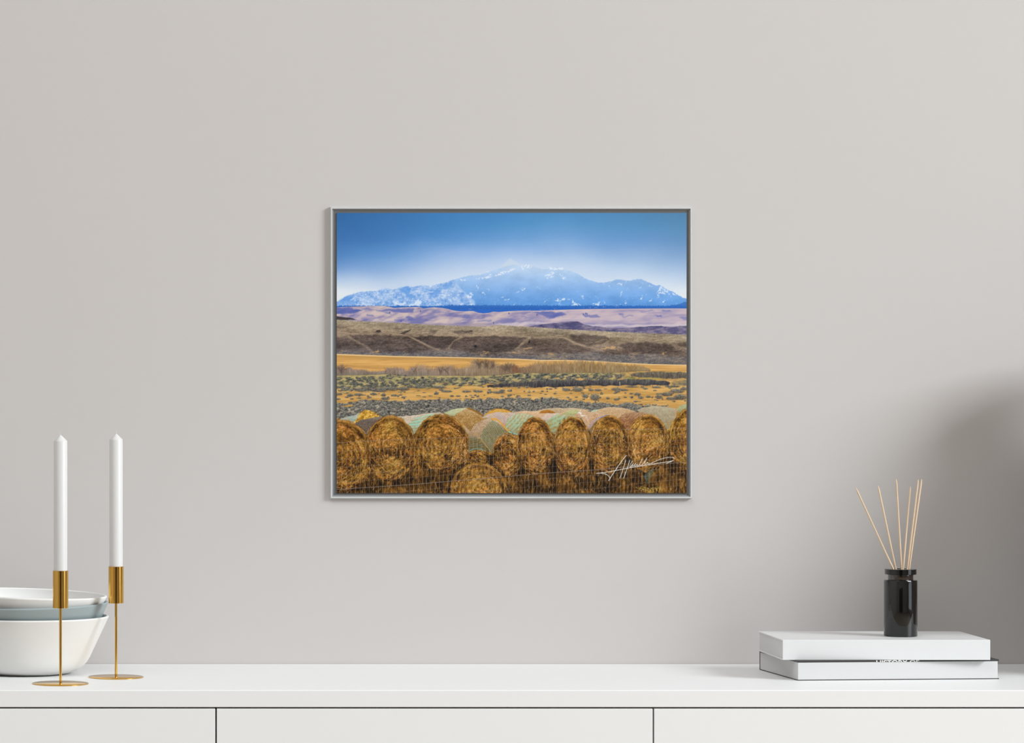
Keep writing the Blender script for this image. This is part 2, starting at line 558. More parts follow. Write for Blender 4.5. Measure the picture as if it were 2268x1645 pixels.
def stroke(pts, color, width=1.2, alpha=1.0):
    p = np.array(pts, float)
    c = np.asarray(color, np.float32)
    mg = width + 2
    xa, xb = int(max(0, p[:, 0].min() - IX0 - mg)), int(min(PW, p[:, 0].max() - IX0 + mg + 1))
    ya, yb = int(max(0, p[:, 1].min() - IY0 - mg)), int(min(PHT, p[:, 1].max() - IY0 + mg + 1))
    if xa >= xb or ya >= yb:
        return
    X, Y = gx[ya:yb, xa:xb], gy[ya:yb, xa:xb]
    dm = np.full(X.shape, 1e9)
    for (x1, y1), (x2, y2) in zip(p, p[1:]):
        dx, dy = x2 - x1, y2 - y1
        t = np.clip(((X - x1) * dx + (Y - y1) * dy) / (dx * dx + dy * dy + 1e-9), 0, 1)
        dm = np.minimum(dm, (X - x1 - t * dx) ** 2 + (Y - y1 - t * dy) ** 2)
    a = np.clip(width / 2 + 0.5 - np.sqrt(dm), 0, 1) * alpha
    sl = img[ya:yb, xa:xb]
    sl += (c - sl) * a[..., None].astype(np.float32)


def dab(x, y, rx, ry, color, alpha=1.0):
    c = np.asarray(color, np.float32)
    xa, xb = int(max(0, x - IX0 - rx - 2)), int(min(PW, x - IX0 + rx + 2))
    ya, yb = int(max(0, y - IY0 - ry - 2)), int(min(PHT, y - IY0 + ry + 2))
    if xa >= xb or ya >= yb:
        return
    d = np.sqrt(((gx[ya:yb, xa:xb] - x) / rx) ** 2 + ((gy[ya:yb, xa:xb] - y) / ry) ** 2)
    a = np.clip((1.25 - d) * 2.2, 0, 1) * alpha
    sl = img[ya:yb, xa:xb]
    sl += (c - sl) * a[..., None].astype(np.float32)


def jit(c, s):
    k = rng.normal(0, s)
    return tuple(np.clip(np.array(c) + k + rng.normal(0, s * 0.25, 3), 0, 255))


# --- sky
sx_ = [746, 860, 980, 1134, 1260, 1400, 1522]
sy_ = [471, 500, 530, 560, 590, 620, 650, 690]
SK = [[(50, 104, 160), (58, 114, 174), (64, 126, 186), (70, 134, 190), (76, 136, 188), (80, 136, 182), (84, 132, 170)],
      [(54, 108, 168), (62, 118, 180), (70, 131, 190), (84, 145, 198), (90, 148, 198), (88, 144, 192), (90, 140, 182)],
      [(62, 114, 176), (70, 124, 185), (86, 142, 200), (112, 160, 212), (116, 162, 212), (106, 152, 204), (104, 146, 192)],
      [(78, 130, 190), (100, 150, 206), (130, 168, 218), (156, 187, 228), (150, 182, 222), (138, 172, 214), (130, 164, 204)],
      [(122, 160, 212), (142, 176, 220), (172, 197, 230), (196, 213, 238), (192, 211, 235), (176, 200, 228), (158, 185, 218)],
      [(180, 202, 230), (192, 210, 234), (205, 219, 238), (210, 222, 240), (210, 223, 240), (204, 218, 236), (188, 207, 230)],
      [(226, 233, 238), (215, 225, 240), (215, 225, 240), (215, 225, 240), (215, 225, 240), (220, 229, 240), (222, 229, 236)],
      [(232, 236, 238), (220, 228, 240), (215, 225, 240), (215, 225, 240), (215, 225, 240), (225, 232, 240), (230, 234, 238)]]
SK = np.array(SK, np.float32)
wy_ = gy + 16 * (fbm(150, 70, 5, 3) - 0.5)
ry_ = np.interp(wy_, sy_, range(8))
rx_ = np.interp(gx, sx_, range(7))
yi, xi = np.clip(ry_.astype(int), 0, 6), np.clip(rx_.astype(int), 0, 5)
fy, fx = (ry_ - yi)[..., None], (rx_ - xi)[..., None]
img[:] = (SK[yi, xi] * (1 - fx) + SK[yi, xi + 1] * fx) * (1 - fy) + (SK[yi + 1, xi] * (1 - fx) + SK[yi + 1, xi + 1] * fx) * fy
for c in range(3):
    img[..., c] = blur(img[..., c], 5)
img += (rng.random((PHT, PW, 1)).astype(np.float32) - 0.5) * 4

# --- mountain
fogpk = [(1100, 597), (1106, 593), (1112, 588), (1120, 581), (1127, 574), (1131, 572), (1138, 576), (1146, 581), (1156, 586), (1164, 590), (1160, 600)]
blend(poly(fogpk, 2.0) * 0.7, (202, 217, 231))
ridge = [(738, 670.5), (752, 667), (765, 657), (772, 655), (785, 650), (797, 646), (812, 646), (825, 644.5), (834, 645), (840, 642), (850, 638), (856, 638), (864, 639.5),
         (870, 641), (880, 639), (890, 636), (900, 633.5), (906, 633.5), (916, 635.5), (930, 632.5), (940, 632), (957, 633), (965, 631), (973, 628), (987, 626.5), (1000, 621),
         (1010, 618), (1022, 615), (1035, 611), (1045, 610), (1065, 608.5), (1075, 605), (1085, 602), (1093, 597.5), (1105, 594.5), (1115, 591), (1125, 588.5), (1140, 586),
         (1160, 587), (1167, 584), (1175, 586), (1182, 589), (1192, 593.5), (1200, 596), (1215, 596), (1222, 592), (1232, 590.5), (1240, 592), (1250, 597), (1260, 599),
         (1265, 601), (1275, 604), (1284, 608), (1290, 612), (1296, 615.5), (1305, 620), (1315, 622), (1325, 625), (1335, 626), (1345, 625), (1355, 622.5), (1365, 619),
         (1372, 618.5), (1382, 620.5), (1395, 621.5), (1405, 619.5), (1413, 617.5), (1422, 618.5), (1430, 622), (1440, 626), (1450, 631), (1455, 633), (1461, 630.5), (1467, 634),
         (1478, 641), (1488, 645), (1495, 648), (1500, 652), (1508, 656.5), (1516, 660), (1532, 662)]
ry = line_y(ridge) + (smooth_noise(2, 50, 61)[0] - 0.5) * 1.6
mm = sstep(-0.8, 0.8, gy - ry[None, :])
mcol = ramp(gy, [(572, (204, 219, 238)), (598, (180, 205, 235)), (620, (154, 189, 231)), (645, (126, 172, 227)), (665, (105, 159, 222)), (680, (92, 151, 218))])
mcol += (fbm(30, 16, 71, 4)[..., None] - 0.5) * 14
blend(mm, mcol)
# snowy left flank, ending on the diagonal rib
nf = fbm(11, 8, 81, 5, 0.7)
nd = fbm(26, 11, 83, 4)
flank = np.clip(1 - sstep(-4, 6, gx - (1003 + (gy - 622) * 0.92)), 0, 1) * mm
blend(flank * 0.72, ramp(nf, [(0, (104, 154, 222)), (0.3, (142, 178, 230)), (0.55, (176, 199, 236)), (0.8, (204, 218, 242)), (1, (228, 236, 248))]))
blend(flank * sstep(0.55, 0.8, nd) * 0.5, (108, 158, 224))
blend(flank * sstep(0.60, 0.85, fbm(5, 3.5, 87, 3, 0.7)) * 0.5, (226, 234, 246))
blend(poly([(882, 642), (890, 637), (905, 634), (911, 640), (908, 652), (922, 655), (918, 662), (902, 658), (896, 649)], 2, 4) * 0.8, (98, 154, 224))
blend(poly([(738, 671), (766, 657), (785, 651), (782, 660), (765, 672), (755, 678), (738, 678)], 2, 3) * 0.55, (92, 148, 220))
blend(poly([(968, 640), (985, 632), (1000, 622), (1003, 628), (985, 640), (965, 655), (952, 660)], 2, 4) * 0.6, (112, 162, 226))
blend(poly([(1002, 626), (1008, 626), (1052, 668), (1054, 678), (1046, 676), (1030, 650)], 2, 3) * 0.5, (200, 214, 240))
blend(poly([(870, 672), (890, 668), (915, 670), (935, 664), (945, 668), (935, 674), (905, 677), (872, 677)], 1.5, 5) * 0.65 * sstep(0.35, 0.6, nf), (228, 236, 248))
sn = (224, 233, 247)
nz = sstep(0.30, 0.55, fbm(3.2, 2.6, 93, 3))
blend(poly([(1047, 619), (1062, 617), (1075, 613), (1092, 606), (1110, 601), (1128, 597.5), (1148, 594), (1147, 597), (1130, 602), (1112, 608), (1095, 611), (1080, 616), (1062, 620)], 1, 3) * nz * 0.85, sn)
for pts in ([(1020, 617), (1030, 617), (1031, 621), (1021, 622)], [(1152, 590), (1165, 585), (1176, 587), (1180, 592), (1172, 596), (1158, 595)],
            [(1075, 604), (1084, 601), (1082, 605)], [(1215, 592), (1232, 590), (1246, 594), (1250, 599), (1225, 598)],
            [(1206, 612), (1214, 605), (1224, 601), (1227, 606), (1220, 611), (1228, 613), (1224, 617), (1214, 616)],
            [(1241, 606), (1248, 608), (1253, 617), (1247, 618)], [(1034, 654), (1042, 648), (1047, 656), (1044, 661), (1036, 660)],
            [(1058, 633), (1063, 637), (1060, 643)], [(1080, 640), (1084, 645), (1081, 645)], [(1068, 650), (1072, 648), (1077, 654), (1072, 653)],
            [(1143, 648), (1151, 643), (1149, 647)], [(1152, 637), (1163, 637), (1160, 642), (1153, 641)], [(1111, 660), (1117, 656), (1115, 660)],
            [(1118, 665), (1128, 661), (1126, 668)], [(1206, 670), (1216, 664), (1211, 670)], [(1230, 666), (1253, 658), (1250, 665), (1238, 669)],
            [(1196, 638), (1199, 641), (1197, 642)], [(1190, 635), (1193, 637), (1190, 638)], [(1238, 674), (1245, 668), (1244, 674)],
            [(1266, 676), (1271, 662), (1276, 668), (1286, 676), (1277, 677)], [(1288, 653), (1294, 652), (1292, 660)], [(1256, 660), (1262, 658), (1263, 664), (1257, 664)],
            [(1312, 675), (1330, 670), (1326, 676)], [(1317, 658), (1327, 662), (1322, 662)], [(1336, 667), (1342, 667), (1341, 675)], [(1367, 630), (1380, 628), (1378, 632)],
            [(1384, 622), (1388, 622), (1385, 628)], [(1349, 634), (1355, 637), (1352, 637)], [(1374, 648), (1379, 647), (1375, 657)], [(1384, 668), (1389, 664), (1391, 671), (1385, 672)],
            [(1414, 639), (1420, 634), (1419, 639)], [(1416, 661), (1423, 656), (1421, 663)], [(1437, 667), (1446, 662), (1445, 667), (1438, 669)], [(1431, 653), (1434, 650), (1433, 654)],
            [(1456, 650), (1460, 638), (1463, 633), (1468, 640), (1473, 648), (1475, 655), (1466, 650), (1457, 657)], [(1466, 668), (1474, 664), (1471, 670)],
            [(1468, 637), (1480, 645), (1486, 655), (1474, 647)], [(1488, 646), (1498, 652), (1499, 657), (1491, 652)], [(1366, 675), (1376, 672), (1374, 677)],
            [(1095, 676), (1100, 674), (1098, 678)], [(1077, 678), (1083, 675), (1081, 679)], [(1137, 676), (1141, 672), (1140, 676)], [(1440, 628), (1446, 632), (1441, 633)]):
    blend(poly(pts, 1.4, 5) * (0.1 + 0.75 * nz), sn)
for _ in range(420):
    x = rng.uniform(1010, 1518)
    y = rng.uniform(592, 676)
    if y > np.interp(x, gx[0], ry) + 3:
        dab(x, y, rng.uniform(0.5, 1.4), rng.uniform(0.4, 0.9), (205, 219, 243), rng.uniform(0.1, 0.5))
for k in range(240):      # rimed trees on the crest
    x = rng.uniform(738, 1520)
    y = np.interp(x, gx[0], ry) + rng.uniform(0, 5)
    dab(x, y, 0.8, 0.8, (120, 160, 220) if rng.random() < 0.5 else (222, 232, 246), 0.3)

# --- far lavender hills
hill = [(738, 681), (770, 679.5), (800, 678.5), (830, 677.5), (852, 677.5), (862, 679.5), (874, 682), (890, 681), (915, 680), (930, 679.5), (938, 683), (962, 680.5), (980, 682), (992, 684),
        (1003, 687), (1011, 688.5), (1030, 689.5), (1040, 688.5), (1050, 689), (1060, 692.5), (1071, 694), (1085, 692.5), (1094, 690), (1105, 691), (1130, 689), (1155, 688), (1195, 688), (1260, 685.5),
        (1300, 684.5), (1400, 683.5), (1500, 683), (1532, 683.2)]
hy = line_y(hill)
ftop = line_y([(738, 677.5), (850, 677), (940, 678), (1000, 676), (1100, 676), (1260, 677), (1300, 676.5), (1480, 677.5), (1488, 676.5), (1500, 674.5), (1510, 672), (1517, 669), (1532, 669)])
spk = smooth_noise(1.3, 50, 203)[0] * 2.6 + smooth_noise(4, 50, 207)[0] * 1.2
fm = sstep(-0.7, 0.7, gy - (ftop - spk + 1.6)[None, :])
blend(fm, ramp(gy, [(674, (62, 116, 188)), (682, (42, 100, 184)), (692, (48, 104, 196))]) + (rng.random((PHT, PW, 1)) - 0.5) * 16)
for x, y, rx in ((1042, 684, 3.5), (1172, 687, 4), (1215, 686, 5), (1305, 681, 7), (1322, 681, 4), (1337, 680, 3), (1368, 680, 4), (1200, 686, 3), (1230, 685, 3)):
    for _ in range(4):
        dab(x + rng.normal(0, rx * 0.7), y + rng.normal(0, 0.6), 1.3, 0.6, (160, 160, 200), 0.55)
hm = sstep(-0.7, 0.7, gy - hy[None, :])
shear = gx + (gy - 700) * 1.6
sxi = np.clip((shear - 560).astype(int), 0, PW * 2 - 1)
strips = smooth_noise(26, 12, 221, shape=(PHT, PW * 2))
rid = np.take_along_axis(strips, sxi, axis=1)
rid2 = np.take_along_axis(smooth_noise(11, 7, 227, shape=(PHT, PW * 2)), sxi, axis=1)
hv = np.clip(0.62 * rid + 0.38 * rid2, 0, 1)
hv = np.clip((hv - 0.5) * 1.7 + 0.5 + 0.05, 0, 1)
hv = np.clip(hv + (fbm(12, 4, 229, 3, X=gx + 1.4 * (gy - 700)) - 0.5) * 0.45, 0, 1)
hcol = ramp(hv, [(0, (120, 118, 168)), (0.3, (154, 143, 174)), (0.6, (184, 167, 179)), (1, (208, 188, 184))])
right = sstep(1080, 1300, gx)[..., None]
hcol = hcol * (1 - 0.75 * right) + ramp(fbm(70, 7, 231, 4), [(0, (150, 142, 178)), (0.5, (190, 172, 186)), (1, (212, 192, 196))]) * 0.75 * right
blend(hm, hcol)
blend(hm * (1 - sstep(0.5, 3.5, gy - hy[None, :])) * 0.6, (214, 188, 180))
bl = (86, 98, 168)
for pts, a in (([(738, 682), (775, 681), (795, 684), (805, 688), (790, 692), (765, 696), (738, 696)], 0.9), ([(800, 684), (815, 681), (830, 686), (822, 688), (805, 686)], 0.55),
               ([(834, 687), (862, 686), (905, 683), (918, 684), (918, 692), (880, 692), (860, 690), (838, 689)], 0.8), ([(846, 690), (862, 692), (868, 697), (855, 694)], 0.6),
               ([(905, 700), (914, 702), (920, 708), (908, 709), (898, 703)], 0.7), ([(875, 706), (888, 707), (892, 710), (876, 709)], 0.6), ([(815, 695), (828, 697), (828, 700), (814, 699)], 0.55),
               ([(938, 684), (958, 682), (975, 688), (992, 694), (980, 692), (955, 690)], 0.35), ([(1030, 693), (1042, 697), (1036, 706), (1025, 702)], 0.5), ([(1058, 712), (1090, 707), (1088, 710), (1060, 714)], 0.55),
               ([(1180, 690), (1215, 691), (1240, 691), (1256, 697), (1245, 701), (1218, 706), (1205, 701), (1190, 694)], 0.85), ([(1290, 694), (1300, 697), (1322, 695), (1332, 700), (1312, 703), (1298, 703)], 0.6),
               ([(1155, 702), (1165, 702), (1168, 704), (1156, 704)], 0.5), ([(1372, 694), (1382, 694), (1381, 698), (1374, 698)], 0.6), ([(1378, 700), (1400, 699.5), (1402, 701), (1380, 701)], 0.6),
               ([(1466, 687), (1485, 687), (1488, 689), (1468, 689.5)], 0.7), ([(1450, 698), (1465, 697), (1468, 700), (1456, 700)], 0.75), ([(1506, 703), (1532, 701), (1532, 710), (1512, 708)], 0.5),
               ([(1415, 688), (1445, 687), (1450, 690), (1420, 692)], 0.35), ([(1120, 715), (1060, 716), (1100, 712)], 0.2), ([(738, 706), (790, 712), (840, 713), (900, 717), (870, 712), (800, 709)], 0.25)):
    blend(poly(pts, 2.0, 4) * a * (0.7 + 0.4 * hv), bl)
for x, y in ((932, 689), (1128, 694), (1293, 696), (1298, 694), (1301, 695), (864, 692), (889, 711), (1094, 715), (1190, 697)):
    dab(x, y, 1.3, 2.0, (62, 82, 150), 0.85)
blend(poly([(1090, 719), (1130, 714), (1180, 712), (1260, 717), (1400, 719), (1532, 717), (1532, 722), (1400, 724), (1300, 721), (1200, 716), (1120, 721)], 1.5, 3) * 0.6, (214, 202, 204))
blend(poly([(900, 717), (1000, 716), (1080, 716), (1110, 720), (1060, 723), (960, 721)], 2, 3) * 0.7, (160, 146, 160))
# purple mesa
mesa = [(1165, 724), (1190, 719.5), (1215, 716), (1240, 713.5), (1260, 712.2), (1280, 712), (1286, 714.5), (1295, 718), (1315, 722), (1340, 725), (1380, 726.5), (1400, 725.5), (1425, 723.5), (1445, 722),
        (1465, 721.5), (1480, 724), (1490, 723), (1505, 722), (1532, 721), (1532, 745), (1165, 745)]
blend(poly(mesa, 0.8, 1.5), ramp(fbm(14, 5, 241, 4), [(0, (72, 70, 110)), (0.5, (104, 97, 130)), (1, (140, 128, 148))]))
for _ in range(60):
    x = rng.uniform(1180, 1520)
    dab(x, np.interp(x, [p[0] for p in mesa[:-2]], [p[1] for p in mesa[:-2]]) + rng.uniform(0, 12), 1.2, 0.8, (58, 58, 92), 0.5)

# --- brown hills
btop = line_y([(738, 707.5), (800, 711), (870, 714), (940, 718.5), (1000, 721), (1060, 722.5), (1085, 722), (1100, 720), (1120, 719.5), (1140, 722), (1160, 723), (1200, 725), (1240, 728), (1270, 730),
               (1350, 734), (1440, 738), (1532, 741)])
bm_ = sstep(-0.8, 0.8, gy - btop[None, :] - (smooth_noise(2, 60, 251)[0] - 0.5)[None, :] * 1.4)
grain = 0.5 * fbm(2.0, 1.3, 253, 2) + 0.5 * fbm(8, 2.5, 254, 2)
broad = fbm(60, 14, 257, 4)
t = (gy - btop[None, :]) / 70
bcol = ramp(t, [(0, (158, 144, 122)), (0.25, (150, 132, 109)), (0.42, (136, 117, 99)), (0.55, (122, 105, 92)), (0.85, (112, 98, 90)), (1.05, (112, 104, 104))])
bcol = bcol + (broad[..., None] - 0.5) * np.array([44, 40, 36]) + (grain[..., None] - 0.5) * np.array([56, 52, 44])
blend(bm_, np.clip(bcol, 20, 255))
blend(poly([(738, 701), (762, 702), (780, 704), (791, 708), (738, 708)], 0.7, 2), (66, 58, 62))
faces = (
    ([(738, 746), (765, 745), (795, 760), (822, 777), (815, 782), (738, 783)], 0.38, 1.6), ([(772, 744), (830, 741), (905, 744), (925, 755), (960, 776), (985, 784), (930, 786), (850, 782), (825, 774), (800, 757)], 0.52, 1.6),
    ([(912, 745), (940, 744), (1000, 745), (1020, 747), (1002, 760), (985, 775), (965, 771), (940, 758)], 0.68, 1.4), ([(1026, 746), (1060, 744.5), (1110, 744), (1150, 745), (1170, 748), (1148, 768), (1130, 778), (1080, 779), (1010, 777), (998, 770), (1006, 757)], 0.58, 1.4),
    ([(1178, 750), (1215, 748), (1252, 749), (1285, 767), (1320, 779), (1250, 782), (1170, 780), (1152, 772)], 0.40, 1.6), ([(1262, 741), (1300, 739), (1345, 746), (1352, 752), (1330, 762), (1300, 767), (1275, 757)], 0.62, 2.5),
    ([(1370, 765), (1400, 758), (1450, 757), (1485, 762), (1500, 772), (1480, 784), (1420, 782), (1385, 775)], 0.62, 3), ([(1500, 760), (1532, 757), (1532, 772), (1508, 768)], 0.55, 2.5), ([(1490, 778), (1510, 775), (1515, 779), (1495, 781)], 0.55, 1.5),
    ([(834, 732), (843, 731), (846, 735), (838, 737), (832, 735)], 1.15, 1), ([(886, 738), (900, 733), (912, 729), (904, 736), (895, 741)], 1.05, 1), ([(1000, 735), (1030, 732), (1046, 732), (1048, 737), (1020, 741), (1005, 738)], 0.6, 1.6),
    ([(1215, 735), (1240, 737), (1232, 742), (1210, 741)], 0.4, 2), ([(870, 726), (900, 727), (895, 731), (872, 730)], 0.35, 2), ([(950, 733), (970, 731), (965, 740), (948, 741)], 0.4, 2), ([(738, 722), (770, 724), (765, 728), (738, 727)], 0.3, 2))
slope_n = fbm(5, 2.4, 263, 3, 0.7, X=gx - 0.9 * gy)
for pts, a, soft in faces:
    p_ = np.array(pts, float)
    fall = 1.1 - 0.45 * np.clip((gy - p_[:, 1].min()) / np.ptp(p_[:, 1]), 0, 1)       # the slopes pale towards their foot
    mk = np.clip(poly(pts, soft, 4 if np.ptp(p_[:, 0]) > 40 else 1.5) * a * fall * (0.72 + 0.56 * slope_n), 0, 1)[..., None]
    img *= 1 - mk * np.array([0.55, 0.57, 0.50], np.float32)
lt = (184, 160, 132)
for pts, w, a in (([(738, 740.5), (765, 739.5), (790, 738), (830, 739)], 2, 0.5), ([(866, 738), (885, 741), (905, 744), (925, 754), (950, 766), (975, 776), (1000, 781)], 2.4, 0.65), ([(1003, 757), (1013, 751), (1024, 744)], 2.2, 0.65),
                  ([(1030, 743), (1060, 742), (1100, 742), (1145, 743)], 1.8, 0.55), ([(1147, 770), (1155, 762), (1165, 753), (1174, 746)], 3.2, 0.6), ([(1185, 747), (1220, 746), (1250, 747)], 2, 0.5), ([(1252, 748), (1270, 757), (1288, 764), (1310, 770), (1335, 776)], 2.2, 0.65),
                  ([(1322, 757), (1335, 752), (1345, 751)], 1.6, 0.55), ([(1300, 737), (1360, 744), (1440, 748), (1532, 754)], 2.5, 0.35), ([(770, 744), (795, 757), (812, 770), (822, 776)], 2, 0.3)):
    stroke(pts, lt, w * 1.9, a * 0.3)
    stroke(pts, lt, w * 0.8, a * 0.55)
tan = (206, 166, 112)
for pts in ([(823, 778), (835, 773), (845, 776), (838, 781), (825, 781)], [(890, 783), (905, 782), (900, 785)], [(1125, 780), (1150, 778), (1168, 780), (1150, 784), (1128, 783)], [(1185, 791), (1220, 788), (1260, 790), (1258, 796), (1200, 794)],
            [(1320, 770), (1350, 768), (1375, 776), (1340, 774)], [(1462, 786), (1475, 783), (1480, 786), (1464, 788)], [(1425, 794), (1458, 792), (1450, 796)], [(1490, 800), (1532, 797), (1532, 804), (1494, 803)], [(1395, 787), (1412, 786), (1410, 788)],
            [(1160, 774), (1175, 770), (1172, 778)], [(752, 781), (770, 782), (768, 784)], [(1060, 784), (1085, 784), (1080, 786)]):
    blend(poly(pts, 2.5, 12) * sstep(0.3, 0.6, fbm(7, 2.4, 259, 3)) * 0.85, tan)
for x, y, r in ((1054, 767, 3.4), (1173, 757, 2.4), (1174, 753, 1.2), (1242, 762, 1.2)):
    dab(x, y, r, r * 0.85, (32, 32, 38), 0.95)
# blue-grey sage flat at the foot
ftl = line_y([(738, 780), (820, 784), (880, 780), (1000, 779), (1060, 783), (1130, 787), (1260, 784), (1320, 779), (1400, 784), (1532, 790)])
blend(sstep(-3, 3, gy - ftl[None, :] + (broad - 0.5) * 8) * 0.62, ramp(grain, [(0, (78, 80, 92)), (0.5, (110, 108, 112)), (1, (150, 138, 122))]))

# --- golden field
gtop = line_y([(738, 783.5), (800, 785.5), (870, 788), (950, 789.5), (1000, 790.5), (1050, 791.5), (1100, 793), (1150, 794.5), (1200, 797), (1260, 797), (1320, 799), (1380, 803), (1440, 806), (1532, 808)])
gm = sstep(-0.7, 0.7, gy - gtop[None, :])
gcol = ramp(fbm(60, 3, 271, 4), [(0, (190, 143, 80)), (0.5, (212, 162, 92)), (1, (224, 176, 106))])
blend(gm, gcol)
blend(gm * (1 - sstep(1.2, 3.0, gy - gtop[None, :])) * 0.9, (232, 200, 148))
blend(gm * sstep(2, 4, gy - gtop[None, :]) * (1 - sstep(5, 11, gy - gtop[None, :])) * (1 - sstep(1080, 1250, gx)) * 0.55, (176, 134, 72))

# --- base ground under the trees and the sage
g2 = line_y([(738, 832), (800, 831), (860, 829), (900, 834), (950, 832), (1000, 832), (1045, 833), (1110, 831), (1150, 826), (1260, 826), (1350, 826), (1420, 822), (1470, 821), (1532, 824)])
gd = sstep(-0.7, 0.7, gy - g2[None, :])
blend(gd, ramp(fbm(40, 4, 281, 4), [(0, (184, 139, 74)), (0.5, (206, 159, 90)), (1, (220, 177, 108))]))

# --- bare willow trees: vertical twigs fading at the top
ttop_pts = [(738, 812), (752, 806), (760, 804), (775, 810), (785, 816), (800, 815), (815, 819), (830, 821), (850, 819), (857, 812), (880, 810), (890, 813), (905, 816), (915, 807), (930, 805), (945, 807), (960, 813), (975, 809),
            (985, 806), (1000, 807), (1020, 811), (1035, 807), (1042, 800), (1055, 795), (1075, 793), (1090, 796), (1098, 801), (1110, 805), (1125, 801), (1140, 803), (1150, 810), (1165, 808), (1180, 802), (1200, 798), (1220, 800),
            (1240, 797), (1260, 796), (1290, 794), (1320, 796), (1350, 799), (1380, 803), (1410, 806), (1430, 811), (1442, 817)]
tt = line_y(ttop_pts)
ok = (gx < 1442)
tb = g2[None, :]
rel = np.clip((gy - tt[None, :]) / np.maximum(4, tb - tt[None, :]), -0.2, 1)
twig = smooth_noise(1.4, 7, 291) * 0.45 + smooth_noise(3.1, 12, 292) * 0.25 + fbm(12, 9, 293, 3) * 0.3
tm_ = sstep(0.0, 0.42, rel + (twig - 0.5) * 0.6) * (gy < tb) * ok
tcol = ramp(gx, [(738, (134, 116, 112)), (900, (142, 122, 116)), (1000, (146, 124, 110)), (1080, (138, 118, 92)), (1140, (116, 90, 74)), (1180, (138, 110, 82)), (1300, (150, 122, 78)), (1442, (140, 116, 78))])
tcol = tcol + (twig[..., None] - 0.5) * 60 + (fbm(26, 30, 297, 3)[..., None] - 0.5) * 26
low = sstep(0.55, 1.0, rel)[..., None]
tcol = tcol * (1 - 0.35 * low) + np.array([104, 96, 84]) * 0.35 * low
blend(tm_ * 0.93, np.clip(tcol, 20, 255))
blend(poly([(738, 832), (738, 824), (800, 824), (850, 826), (935, 822), (960, 826), (940, 834), (880, 834)], 4) * 0.35, (112, 116, 98))
blend(poly([(1132, 824), (1136, 812), (1146, 810), (1152, 822), (1148, 826)], 2.5, 3) * 0.6, (128, 76, 48))
for _ in range(1300):
    x = rng.uniform(748, 1438)
    yb = np.interp(x, gx[0], g2) - rng.uniform(0, 6)
    yt = np.interp(x, gx[0], tt) + rng.uniform(-2, 12)
    if yt < yb - 4:
        c = jit((92, 74, 64), 12) if rng.random() < 0.55 else jit((188, 164, 130), 12)
        stroke([(x, yb), (x + rng.normal(0, 1.5), (yb + yt) / 2), (x + rng.normal(0, 3.5), yt)], c, 0.6, rng.uniform(0.08, 0.34))
for cx_, top_, n_ in ((1062, 793, 60), (1078, 794, 50), (1092, 797, 30), (757, 806, 40), (978, 808, 30), (990, 808, 20), (917, 808, 16), (1128, 802, 40), (1118, 804, 24)):
    for _ in range(n_):
        a = rng.normal(0, 0.45)
        stroke([(cx_ + rng.normal(0, 4), top_ + rng.uniform(14, 24)), (cx_ + 12 * a * 0.5 + rng.normal(0, 2), top_ + 12), (cx_ + 22 * a + rng.normal(0, 2), top_ + rng.uniform(0, 5) + abs(a) * 6)], jit((84, 68, 60), 10), 0.6, 0.32)


# --- sage brush
def bush(x, y, w, h, tone=0, n=None):
    """a sagebrush: dark foot, grey-green crown with lighter tips"""
    n = n or int(4 + w * h * 0.6)
    dab(x + 0.4, y + h * 0.35, w, h * 0.7, jit((62, 61, 62), 6), 0.62)
    dab(x, y - h * 0.15, w * 0.85, h * 0.6, jit((108 + tone, 106 + tone, 98 + tone), 6), 0.55)
    for _ in range(n):
        a, r = rng.uniform(0, 6.283), math.sqrt(rng.random())
        px, py = x + w * r * math.cos(a), y + h * r * math.sin(a)
        up_ = (y - py) / h
        if rng.random() < 0.30 - 0.25 * up_:
            c = jit((58, 57, 59), 8)
        else:
            c = jit((138 + 26 * up_ + tone, 132 + 26 * up_ + tone, 119 + 22 * up_ + tone), 13)
        dab(px, py, rng.uniform(0.5, 1.2), rng.uniform(0.4, 1.0), c, rng.uniform(0.35, 0.75))


# upper sage belt
sm = gd * (1 - sstep(-5, 4, gy - line_y([(738, 866), (800, 864), (860, 863), (905, 862), (940, 857), (1000, 855), (1050, 853), (1130, 850), (1250, 842), (1532, 842)])[None, :] + (fbm(18, 5, 305, 3) - 0.5) * 16))
sm *= 1 - 0.75 * sstep(1330, 1420, gx)
n1 = fbm(7, 3.6, 301, 3)
scol = ramp(n1, [(0, (52, 58, 62)), (0.28, (86, 92, 82)), (0.5, (128, 124, 96)), (0.75, (164, 152, 108)), (1, (190, 172, 116))])
blend(sm * 0.9, scol)
blend(poly([(850, 838), (880, 835), (895, 845), (870, 848), (845, 845)], 3, 6) * 0.55, (176, 166, 104))
blend(gd * (1 - sstep(1.5, 4, gy - g2[None, :] + (broad - 0.5) * 2)) * (1 - sstep(1140, 1160, gx)) * 0.75, (190, 168, 106))
for _ in range(360):
    x = rng.uniform(738, 1380)
    lo_ = np.interp(x, [746, 860, 940, 1130, 1250, 1400], [864, 862, 854, 849, 842, 836])
    hi_ = np.interp(x, gx[0], g2) + 4
    y = rng.uniform(hi_, lo_)
    k = (y - hi_) / 30
    if x < 960 or rng.random() < 0.6:
        bush(x, y, rng.uniform(2, 4) + 2 * k, rng.uniform(1.2, 2.2) + 1.2 * k, -6 if x < 1150 else 4)
